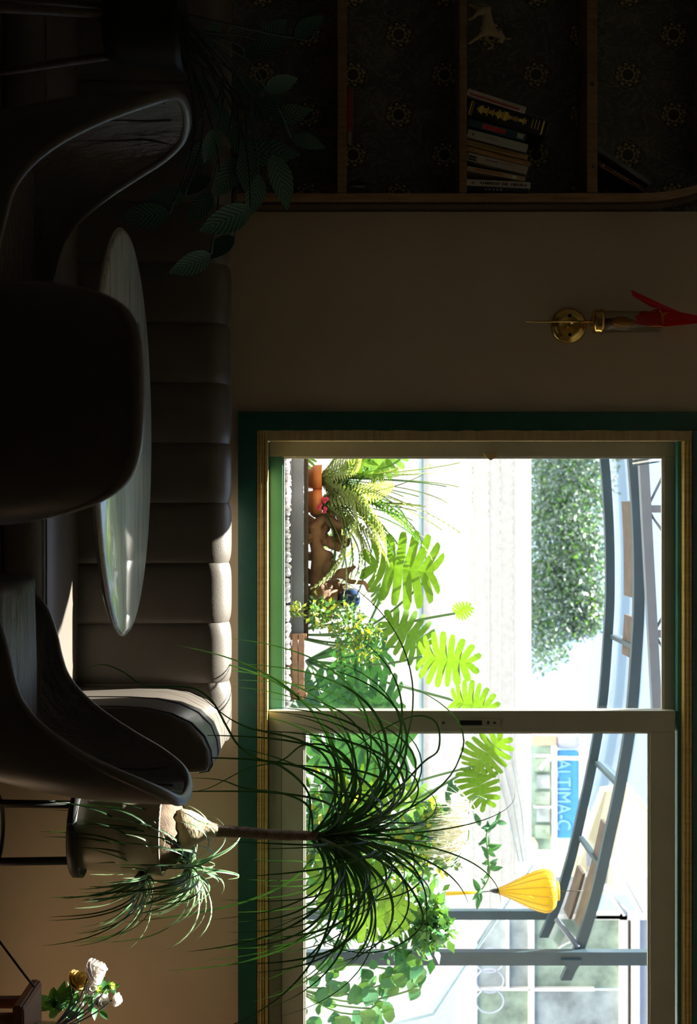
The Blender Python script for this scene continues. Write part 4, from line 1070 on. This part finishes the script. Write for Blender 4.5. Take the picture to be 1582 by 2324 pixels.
def monstera(label, rootpx, leaves, dist, seed):
    rr = random.Random(seed); rt = P(*rootpx, dist); rt.z = bz + 0.05
    t = thing('monstera', label, 'monstera', (rt.x, rt.y, bz - 0.0125), 'monstera plants outside')
    lathe('pot', [(0.0, bz - 0.0128), (0.07, bz - 0.0128), (0.085, bz + 0.045), (0.08, bz + 0.045), (0.0, bz + 0.04)], M['blueglaze'], t, 24, (rt.x, rt.y, 0))
    for (px, py, tpx, tpy, size, dd, dark, nrm) in leaves:
        base = P(px, py, dd); tip = P(tpx, tpy, dd - 0.04); dr = tip - base
        m = basis(base, dr, nrm) @ Matrix.Scale(size * dd / F, 4)
        me = (mmd if dark else mms)[rr.randrange(2 if dark else 3)]
        lf = place('leaf', me, m, t)
        tube('stalk', catmull([rt, rt.lerp(base, 0.5) + Vector((rr.uniform(-.05, .05), 0.02, 0.05)), base + Vector((0, 0.01, 0))], 5), 0.005, M['stem'], t, 6)
    return t
# (base px, base py) -> (tip px, tip py), size in photo pixels, depth, dark?, facing
monstera('monstera with the large backlit split leaf in the middle of the left pane', (700, 1500),
    [(985, 1300, 850, 1285, 165, 5.15, False, (0.1, -1, 0.35)), (965, 1470, 900, 1420, 120, 5.25, False, (-.3, -1, .6)), (960, 1490, 1080, 1510, 125, 5.15, False, (0.3, -.8, .7)),
     (1030, 1590, 1115, 1610, 100, 5.20, False, (0.1, -.7, .8)), (1035, 1392, 1075, 1375, 42, 5.2, False, (0, -1, .3)), (880, 1480, 760, 1500, 130, 5.3, True, (0.2, -.9, .4)),
     (700, 1640, 660, 1500, 150, 5.05, True, (0.3, -.5, .9)), (900, 1590, 800, 1600, 150, 5.3, True, (0, -1, .2)), (830, 1560, 720, 1600, 140, 5.25, True, (0, -1, .5)), (760, 1620, 690, 1560, 130, 5.15, True, (0, -1, .3)), (860, 1370, 850, 1300, 60, 5.2, False, (-.8, -.5, .3))], 5.35, 1)
monstera('monstera behind the palm with one leaf held high in the right pane', (700, 1880),
    [(1075, 1740, 1130, 1690, 105, 5.30, False, (-.2, -1, .4)), (1070, 1745, 1090, 1790, 95, 5.32, False, (.2, -1, .2)), (930, 1690, 800, 1680, 180, 5.35, True, (0, -1, .3)), (900, 1780, 780, 1790, 150, 5.4, False, (0, -1, .4)),
     (860, 1700, 720, 1720, 170, 5.4, True, (0, -1, .3)), (840, 1860, 720, 1850, 160, 5.4, True, (0, -1, .4)), (900, 1920, 980, 1880, 120, 5.35, True, (0, -1, .4)), (870, 1990, 760, 2000, 170, 5.3, False, (0, -1, .5)),
     (920, 2040, 830, 2090, 150, 5.25, False, (0.2, -1, .6)), (800, 1960, 700, 1920, 150, 5.4, True, (0, -1, .4)), (960, 1870, 930, 1800, 110, 5.45, False, (0, -1, .6))], 5.45, 2)
monstera('monstera at the window corner showing one wide yellow-green leaf', (690, 960),
    [(905, 1000, 850, 1080, 110, 5.1, False, (-.3, -.6, 1)), (870, 1020, 800, 1060, 90, 5.15, False, (-.3, -.9, .7)), (700, 1010, 690, 1052, 60, 5.05, False, (0, -1, .5))], 5.3, 3)

# small-leaved shrubs; their leaves are too many to count
def cloud(name, label, cat, base, blobs, n, size, mats, seed, stems=7, asp=0.5):
    rr = random.Random(seed); t = thing(name, label, cat, tuple(base))
    for mi, mt in enumerate(mats):
        V = []; Fc = []
        for i in range(n // len(mats)):
            c, rad = blobs[rr.randrange(len(blobs))]
            while True:
                q = Vector((rr.uniform(-1, 1), rr.uniform(-1, 1), rr.uniform(-1, 1)))
                if q.length < 1: break
            p = Vector(c) + Vector((q.x * rad[0], q.y * rad[1], q.z * rad[2]))
            d = Vector((rr.uniform(-1, 1), rr.uniform(-1, 1), rr.uniform(-.7, 1))).normalized(); s = size * rr.uniform(0.6, 1.4)
            sd = d.cross(Vector((rr.uniform(-1, 1), rr.uniform(-1, 1), rr.uniform(-1, 1)))).normalized() * s * asp
            o = len(V); V += [p, p + d * s * 0.5 + sd * 0.5, p + d * s, p + d * s * 0.5 - sd * 0.5]; Fc.append((o, o + 1, o + 2, o + 3))
        o = mesh('foliage', V, Fc, M[mt], t); o['kind'] = 'stuff'
    for k in range(stems):
        c, rad = blobs[k % len(blobs)]
        c = Vector(c) + Vector((rr.uniform(-.4, .4) * rad[0], rr.uniform(-.4, .4) * rad[1], rad[2] * 0.5))
        tube('stem', catmull([Vector(base), Vector(base).lerp(c, 0.5) + Vector((rr.uniform(-.03, .03), 0, 0.02)), c], 4), 0.004 if size < 0.1 else 0.06, M['bark' if size > 0.1 else 'stem'], t, 6)
    return t
def blob(px, py, d, rx, rz, ry=0.08): return (P(px, py, d), (rx, ry, rz))
cloud('jasmine_shrub', 'small-leaved green shrub between the log and the big leaves', 'shrub', (P(700, 1440, 5.05).x, 5.05, bz - 0.012), [blob(790, 1440, 5.05, .13, .10), blob(770, 1400, 5.02, .07, .09), blob(830, 1450, 5.08, .10, .07), blob(720, 1390, 4.98, .07, .04)], 900, 0.024, ['shrub', 'lime', 'shrub'], 2)
cloud('trailing_herb', 'little pale-leaved herb beside the grey edging', 'herb', (P(680, 1385, 4.92).x, 4.92, bz - 0.012), [blob(672, 1385, 4.91, .03, .03, .02)], 60, 0.018, ['lime'], 3, 3)
cloud('yellow_shrub', 'yellow-green small-leaved shrub behind the palm crown', 'shrub', (P(700, 1920, 5.3).x, 5.3, bz - 0.012), [blob(990, 1930, 5.3, .12, .10), blob(900, 1950, 5.35, .18, .16), blob(760, 1900, 5.35, .3, .15), blob(985, 1860, 5.3, .06, .05)], 900, 0.040, ['lime', 'shrub', 'ferndark'], 6)
cloud('hedge_shrub', 'loose green shrub filling the right pane behind the post', 'shrub', (P(700, 2060, 5.5).x, 5.5, bz - 0.012), [blob(930, 2080, 5.5, .22, .16), blob(980, 2100, 5.45, .10, .08), blob(800, 2060, 5.5, .25, .2), blob(760, 1760, 5.55, .35, .16), blob(830, 1700, 5.6, .3, .12)], 1300, 0.055, ['shrub', 'ferndark', 'monsteradark'], 8)

# ivy right of the slate post: large enough leaves to be single parts
ivy = thing('ivy', 'heart-leaved ivy climbing to the right of the slate post', 'ivy', (P(690, 2240, 5.4).x, 5.4, bz - 0.012))
im = small_leaf_mesh(0.95, 0.15, 6, 0.15); im.materials.append(M['shrub'])
im2 = small_leaf_mesh(0.95, 0.15, 6, 0.15); im2.materials.append(M['monsteradark'])
RI = random.Random(17); iroot = Vector(ivy.location)
for k in range(6):
    tp_ = P(RI.uniform(800, 960), RI.uniform(2190, 2320), 5.4)
    tube('vine', catmull([iroot, iroot.lerp(tp_, 0.5) + Vector((RI.uniform(-.06, .06), 0, 0)), tp_], 5), 0.004, M['stem'], ivy, 6)
for k in range(80):
    px = RI.uniform(690, 900) if k < 60 else RI.uniform(880, 960); py = RI.uniform(2190, 2340) if k < 60 else RI.uniform(2190, 2250)
    c = P(px, py, 5.4 + RI.uniform(-.1, .1)); s = RI.uniform(0.04, 0.085)
    place('leaf', im if k % 2 else im2, basis(c, (RI.uniform(-1, 1), RI.uniform(-.6, .2), RI.uniform(-1, .4)), (RI.uniform(-.4, .4), -1, RI.uniform(0, .8))) @ Matrix.Scale(s, 4), ivy)

# shaggy cream air plant and the vine hanging beside it
air = thing('air_plant', 'shaggy cream-white air plant hanging in the right pane', 'air plant', tuple(P(1040, 1840, 5.0)))
V = []; Fc = []; ra = random.Random(4); c0 = P(1068, 1815, 5.0); c1 = P(1050, 1925, 5.0)
for k in range(420):
    b = c0.lerp(c1, ra.random()); d = Vector((ra.uniform(-.35, 1.0), ra.uniform(-.8, .3), ra.uniform(-1, .25)))
    pts = arc_pts(b, d, ra.uniform(0.06, 0.17), 5, ra.uniform(.8, 3)); v, f, u = ribbon_geo(pts, 0.0048, None, 0.2, None, len(V)); V += v; Fc += f
o = mesh('bristles', V, Fc, M['hairwhite'], air); o['kind'] = 'stuff'
tube('stem', catmull([c0 + Vector((0, 0, .06)), c0, c1, c1 + Vector((0.02, 0.03, -0.25)), Vector((c1.x + 0.01, 5.05, bz - 0.0125))], 4), 0.004, M['stem'], air, 6)
lv = small_leaf_mesh(0.42, 0.2, 6, 0.2); lv.materials.append(M['monsteradark'])
hv = thing('hanging_vine', 'sprig with dark pointed leaves hanging beside the cream air plant', 'vine', tuple(P(1120, 1900, 5.25)))
vp = catmull([P(1128, 1862, 5.25), P(1105, 1890, 5.25), P(1108, 1940, 5.25), P(1110, 1990, 5.25), P(1085, 2030, 5.25)], 5)
tube('vine', vp, 0.003, M['stem'], hv, 6)
for k in range(30):
    q = vp[ra.randrange(len(vp))]
    place('leaf', lv, basis(q, (ra.uniform(-1, 1), ra.uniform(-.4, .2), ra.uniform(-1, 1)), (ra.uniform(-.5, .5), -1, .4)) @ Matrix.Scale(ra.uniform(.03, .06), 4), hv)
for px, py in ((1040, 1800), (1035, 1780), (1015, 1800), (1020, 1850), (1030, 1960), (1010, 1950), (1090, 1875), (1020, 1830)):
    place('leaf', lv, basis(P(px, py, 5.25), (ra.uniform(-1, 1), 0, ra.uniform(-1, .5)), (0, -1, .5)) @ Matrix.Scale(.06, 4), hv)

# white boundary fence of stacked sheets
fen = thing('boundary_fence', 'white translucent boundary fence with horizontal joints', 'fence', (0.4, 8.0, -0.1))
def fz(px, d=8.0): return EYE + (px - 791) * d / F
def xr(z): return 3.05 if z < 1.75 else 2.10 + (2.36 - z) * 1.5
zz = [-0.1, fz(953)] ; ups = [fz(957), fz(1073), fz(1110), fz(1136), fz(1165), fz(1207)]
prism('panel', [(-2.6, -0.1), (xr(-.1), -0.1), (xr(zz[1]), zz[1]), (-2.6, zz[1])], 8.0, 8.03, M['fence'], fen)
for k, (a, b) in enumerate(zip(ups, ups[1:])):
    prism('panel', [(-2.6, a + 0.003), (xr(a), a + 0.003), (xr(b), b - 0.003), (-2.6, b - 0.003)], 8.0 - 0.006 * (k % 2), 8.03, M['fence'], fen)
tube('pipe', [(-2.6, 7.97, fz(955)), (0.95, 7.97, fz(955)), (2.4, 7.97, fz(955))], 0.014, M['pipe'], fen, 8)
tube('edge_trim', [(xr(2.36) + 0.03, 7.98, 2.37), (xr(1.97) + 0.03, 7.98, 1.97), (xr(1.76) + 0.03, 7.98, 1.76), (3.10, 7.98, 1.5)], 0.009, M['pipe'], fen, 8)
for k in range(3):
    tube('crease', [P(1110 + 22 * k, 1690, 7.985), P(1150 + 16 * k, 1830, 7.985), P(1178 + 9 * k, 1955, 7.985)], 0.003, M['pipe'], fen, 6)

# trees beyond the fence
def tree(label, blobs, base, n, size, mats, seed): return cloud('tree', label, 'tree', base, blobs, n, size, mats, seed, 6, 0.45)
tree('broad haze-tinted blue-green tree rising above the fence on the left', [blob(1240, 1120, 20, 1.6, .9, .9), blob(1290, 1180, 20, 1.1, .55, .8), blob(1300, 1060, 20, .9, .7, .8), blob(1260, 1300, 20, 1.2, .7, .8), blob(1310, 1290, 20, .8, .45, .7), blob(1230, 1400, 20, .9, .5, .7), blob(1320, 1380, 20.2, .5, .35, .5), blob(1200, 1000, 20, 1.5, 1.2, .8)], (0.3, 20, -0.1), 30000, 0.075, ['treeleaf', 'treeleaf', 'treeleaf', 'ferndark'], 31)

# arched canopy of slate steel with a frosted roof sheet
can = thing('arched_canopy', 'arched slate-blue steel canopy with frosted roof sheet outside', 'canopy', (2.0, 6.3, -0.1))
arc = catmull([(-1.2, 0, 2.40), (-0.6, 0, 2.50), (-.25, 0, 2.540), (.08, 0, 2.562), (.40, 0, 2.566), (.62, 0, 2.556), (.95, 0, 2.530), (1.25, 0, 2.480), (1.50, 0, 2.426), (1.70, 0, 2.380), (1.90, 0, 2.322), (2.03, 0, 2.275), (2.12, 0, 2.235)], 5)
def arch(name, y0, y1, h0, h1, dz, mat, parent=can, xmin=-9, xmax=9):
    A = [p for p in arc if xmin <= p.x <= xmax]; V = []; Fc = []
    for p in A:
        for y, z in ((y0, h0), (y1, h0), (y1, h1), (y0, h1)): V.append((p.x, y, p.z + z + dz))
    for i in range(len(A) - 1):
        for k in range(4): Fc.append((i * 4 + k, i * 4 + (k + 1) % 4, i * 4 + 4 + (k + 1) % 4, i * 4 + 4 + k))
    Fc += [(3, 2, 1, 0), tuple(len(V) - 4 + k for k in range(4))]
    return mesh(name, V, Fc, mat, parent)
arch('near_beam', 5.98, 6.02, -0.024, 0.024, 0.0, M['slate'])
arch('far_beam', 6.58, 6.62, -0.022, 0.022, -0.012, M['slate'])
arch('roof_sheet', 5.97, 6.63, 0.025, 0.029, 0.0, M['roofsheet'])
for x in (-0.33, 0.645, 1.26, 1.62):
    k = min(arc, key=lambda p: abs(p.x - x))
    box('cross_bar', (k.x - 0.010, 6.021, k.z - 0.004), (k.x + 0.010, 6.579, k.z + 0.02), M['slate'], can)
for i, (a, b, y0, y1) in enumerate(((-0.6, -0.24, 6.10, 6.34), (-0.10, 0.42, 6.10, 6.36), (0.46, 0.72, 6.10, 6.34), (1.42, 1.95, 6.06, 6.26), (1.72, 1.98, 6.36, 6.52))):
    arch('loose_board', y0, y1, 0.008, 0.022, 0.0, M['plank'], can, a, b)
near_x = (2165 - 1162) * 6.0 / F
box('post', (near_x - 0.032, 5.925, -0.1), (near_x + 0.028, 5.975, 2.60), M['slate'], can, 0.003)
box('post', (2.00, 6.625, -0.1), (2.045, 6.67, 2.25), M['slate'], can, 0.003)
tube('brace', [P(1262, 2085, 6.0), P(1312, 2150, 5.97)], 0.012, M['slatelight'], can, 8)
prism('end_plate', [(P(1290, 2180, 5.9).x, P(1275, 2180, 5.9).z), (P(1290, 2180, 5.9).x, P(1322, 2180, 5.9).z), (P(1290, 2215, 5.9).x, P(1300, 2215, 5.9).z)], 5.90, 5.92, M['slate'], can)
# straight eave rail with lattice above it
eav = thing('lattice_rail', 'straight pale-blue steel rail with lattice bracing near the window top', 'rail', (0.4, 5.6, 2.5))
e0 = P(1452, 900, 5.6); e1 = P(1500, 1800, 5.6)
prism('rail', [(e0.x, e0.z - 0.02), (e0.x, e0.z + 0.02), (e1.x, e1.z + 0.02), (e1.x, e1.z - 0.02)], 5.58, 5.62, M['slatelight'], eav)
prism('rail', [(e0.x, e0.z + 0.12), (e0.x, e0.z + 0.15), (e1.x, e1.z + 0.12), (e1.x, e1.z + 0.09)], 5.58, 5.62, M['slatelight'], eav)
def ez(x): return e0.z + (e1.z - e0.z) * (x - e0.x) / (e1.x - e0.x)
for py in (1155, 1438, 1700):
    x = (py - 1162) * 5.6 / F
    box('tie', (x - 0.016, 5.585, ez(x) + 0.015), (x + 0.016, 5.615, ez(x) + 0.14), M['slatelight'], eav)
for a, b in ((1142, 1030), (1165, 1260), (1425, 1330), (1448, 1550)):
    xa, xb = (a - 1162) * 5.6 / F, (b - 1162) * 5.6 / F
    tube('lattice', [(xa, 5.6, ez(xa) + 0.018), (xb, 5.6, ez(xb) + 0.13)], 0.006, M['slatelight'], eav, 6)
for k in range(4):
    q0 = P(1436, 1042 + 5 * k, 5.5); q1 = P(1510, 1030 + 5 * k, 5.5)
    tube('louvre', [q0, q1], 0.0035, M['whitepaint' if k % 2 == 0 else 'slate'], eav, 6)

# yellow silk lantern
ld = 6.3; lxx = (2022 - 1162) * ld / F
lan = thing('lantern', 'yellow silk lantern with tassel hanging by the canopy', 'lantern', (lxx, ld, EYE + (1130 - 791) * ld / F))
def Lz(px): return EYE + (px - 791) * ld / F
pf = [(0.014, 1131), (0.020, 1140), (0.038, 1160), (0.058, 1180), (0.078, 1200), (0.093, 1220), (0.101, 1236), (0.097, 1248), (0.077, 1258), (0.046, 1262)]
V = []; Fc = []; seg = 48
for r, px in pf:
    for k in range(seg):
        a = 2 * math.pi * k / seg; rr_ = r * (1 - 0.035 * abs(math.sin(a * 7)) ** 0.5 * 0 + 0.03 * (abs(math.sin(a * 7)) - 0.5) * -1)
        V.append((lxx + rr_ * math.cos(a), ld + rr_ * math.sin(a), Lz(px)))
for i in range(len(pf) - 1):
    for k in range(seg): Fc.append((i * seg + k, i * seg + (k + 1) % seg, (i + 1) * seg + (k + 1) % seg, (i + 1) * seg + k))
sd_ = mesh('shade', V, Fc, M['lantern'], lan, True)
for k in range(14):
    a = 2 * math.pi * (k + 0.5) / 14
    tube('rib', [(lxx + r * 1.015 * math.cos(a), ld + r * 1.015 * math.sin(a), Lz(px)) for r, px in pf], 0.0014, M['lanternrib'], sd_, 4)
lathe('cap', [(0.044, Lz(1260)), (0.044, Lz(1268)), (0.0, Lz(1269))], M['lantern'], lan, 24, (lxx, ld, 0))
lathe('finial', [(0.004, Lz(1112)), (0.010, Lz(1120)), (0.013, Lz(1133)), (0.0, Lz(1134))], M['standblack'], lan, 16, (lxx, ld, 0))
tube('tassel_cord', [(lxx, ld, Lz(1120)), (lxx + 0.006, ld, Lz(1088))], 0.0025, M['standblack'], lan, 6)
tube('tassel', [(lxx + 0.006, ld, Lz(1090)), (lxx + 0.010, ld, Lz(1050)), (lxx + 0.013, ld, Lz(1010))], [0.006, 0.0085, 0.010], M['lantern'], lan, 10)
tube('cord', [(lxx, ld, Lz(1268)), (lxx, ld, 2.372)], 0.002, M['cord'], lan, 6)

# glazed neighbouring porch beyond the fence
por = thing('glazed_porch', 'white-framed glazed porch of the house beyond the fence', 'porch', (3.4, 9.6, -0.1))
def Q(px, py, d=9.5): return P(px, py, d)
def bar(px0, px1, py0, py1, mat='whitepaint', name='frame_bar', d=9.5, th=0.06):
    a = Q(px0, py0, d); b = Q(px1, py1, d)
    return box(name, (min(a.x, b.x), d, min(a.z, b.z)), (max(a.x, b.x), d + th, max(a.z, b.z)), M[mat], por)
for (a, b, c, d_), mt in (((1082, 1203, 2062, 2243), 'winglass'), ((1082, 1203, 2248, 2400), 'winglassgreen'), ((1212, 1408, 2086, 2243), 'winglassgreen'), ((1212, 1408, 2248, 2400), 'winglass'), ((1212, 1345, 1990, 2078), 'winglass')):
    bar(a, b, c, d_, mt, 'pane', 9.54, 0.02)
for r in ((1200, 1213, 2050, 2400), (1066, 1083, 2050, 2400), (1407, 1424, 2060, 2400), (1212, 1350, 2243, 2250), (1082, 1202, 2243, 2249), (1350, 1470, 2074, 2088), (1436, 1450, 2088, 2400), (1213, 1407, 2078, 2086), (1150, 1156, 2090, 2243)):
    bar(*r)
bar(1452, 1500, 1990, 2400, 'lilac', 'fascia', 9.56, 0.06)
bar(700, 1064, 2050, 2400, 'lilac', 'low_wall', 9.56, 0.1)
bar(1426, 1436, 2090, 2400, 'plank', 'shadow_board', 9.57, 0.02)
for a, b in (((1390, 1950), (1458, 2070)), ((1372, 2010), (1420, 2076))):
    p, q = Q(*a, 9.45), Q(*b, 9.45)
    tube('rafter', [p, q], 0.035 if a[0] == 1390 else 0.02, M['whitepaint'], por, 4)
for k in range(3):
    c = Q(1112, 2180 + 46 * k, 9.42)
    tube('iron_scroll', [(c.x + 0.085 * math.cos(t / 20 * 6.283), 9.42, c.z + 0.10 * math.sin(t / 20 * 6.283)) for t in range(20)], 0.006, M['lilac'], por, 6, True)
# cream gabled house
gab = thing('gabled_house', 'cream gabled house wall showing above the canopy on the right', 'house', (3.2, 12, -0.1))
def G(px, py, d=12.0): p = P(px, py, d); return (p.x, p.z)
prism('wall', [(G(1300, 1942)[0], -0.1), G(1320, 1942), G(1372, 1796), G(1425, 1790), G(1500, 1880), G(1500, 2030), (G(1300, 2030)[0], -0.1)], 12.0, 12.2, M['cream'], gab)
prism('roof_edge', [G(1424, 1783), G(1430, 1783), G(1508, 1878), G(1500, 1880)], 11.9, 12.2, M['whitepaint'], gab)
for a, b in ((1930, 1965), (1975, 2020)):
    x0_, z0_ = G(1330, a); x1_, z1_ = G(1372, b)
    box('window', (x0_, 11.97, z0_), (x1_, 12.0, z1_), M['lilac'], gab)

# far shop with blue sign
shp = thing('shop_front', 'distant pale shop front with a long blue sign board', 'shop', (4.3, 20, -0.1))
def H(px, py, d=20.0): p = P(px, py, d); return (p.x, p.z)
def hb(name, px0, px1, py0, py1, mat, y0=20.0, y1=20.3, bev=0.0):
    a = H(px0, py0); b = H(px1, py1)
    return box(name, (a[0], y0, a[1]), (b[0], y1, b[1]), M[mat], shp, bev)
x0_, _ = H(1200, 1672); x1_, _ = H(1200, 1935)
box('wall', (x0_, 20.05, -0.1), (x1_, 20.5, H(1258, 1700)[1]), M['shopgreen'], shp)
hb('sign_board', 1261, 1312, 1702, 1900, 'signblue', 19.9, 20.05, 0.05)
hb('sign_border', 1252, 1261, 1690, 1925, 'awning', 19.85, 20.05)
hb('cornice', 1312, 1332, 1690, 1905, 'awning', 19.85, 20.1, 0.05)
hb('parapet', 1262, 1320, 1665, 1701, 'lilac', 19.95, 20.2, 0.1)
hb('side_wall', 1205, 1262, 1668, 1690, 'salmon', 19.95, 20.2)
for k in range(5): hb('shop_window', 1214 + (k % 2) * 4, 1248, 1720 + k * 38, 1750 + k * 38, 'winglass' if k % 2 else 'winglassgreen', 19.97, 20.04)
hb('pillar', 1212, 1250, 1712, 1717, 'awning', 19.94, 20.04); hb('pillar', 1212, 1250, 1828, 1832, 'awning', 19.94, 20.04)
hb('step', 1196, 1212, 1900, 1990, 'cream', 19.6, 20.0)
tube('curved_gutter', catmull([(H(1232, 1740)[0], 19.8, H(1222, 1720)[1]), (H(1232, 1720)[0], 19.8, H(1240, 1720)[1]), (H(1232, 1715)[0], 19.8, H(1262, 1720)[1]), (H(1232, 1716)[0], 19.8, H(1315, 1720)[1])], 5), 0.03, M['awning'], shp, 6)
fc = bpy.data.curves.new('sign_lettering', 'FONT'); fc.body = 'ALTIMA-C'; fc.size = 0.30; fc.extrude = 0.01; fc.align_x = 'CENTER'; fc.align_y = 'CENTER'
fo = bpy.data.objects.new('sign_lettering', fc); COL.objects.link(fo)
me = bpy.data.meshes.new_from_object(fo.evaluated_get(bpy.context.evaluated_depsgraph_get())); bpy.data.objects.remove(fo)
a = H(1275, 1800)
for v in me.vertices: v.co = Vector((a[0] + v.co.x * 0.8, 19.885 - v.co.z, a[1] + v.co.y))
link('sign_lettering', me, M['signpale'], shp)
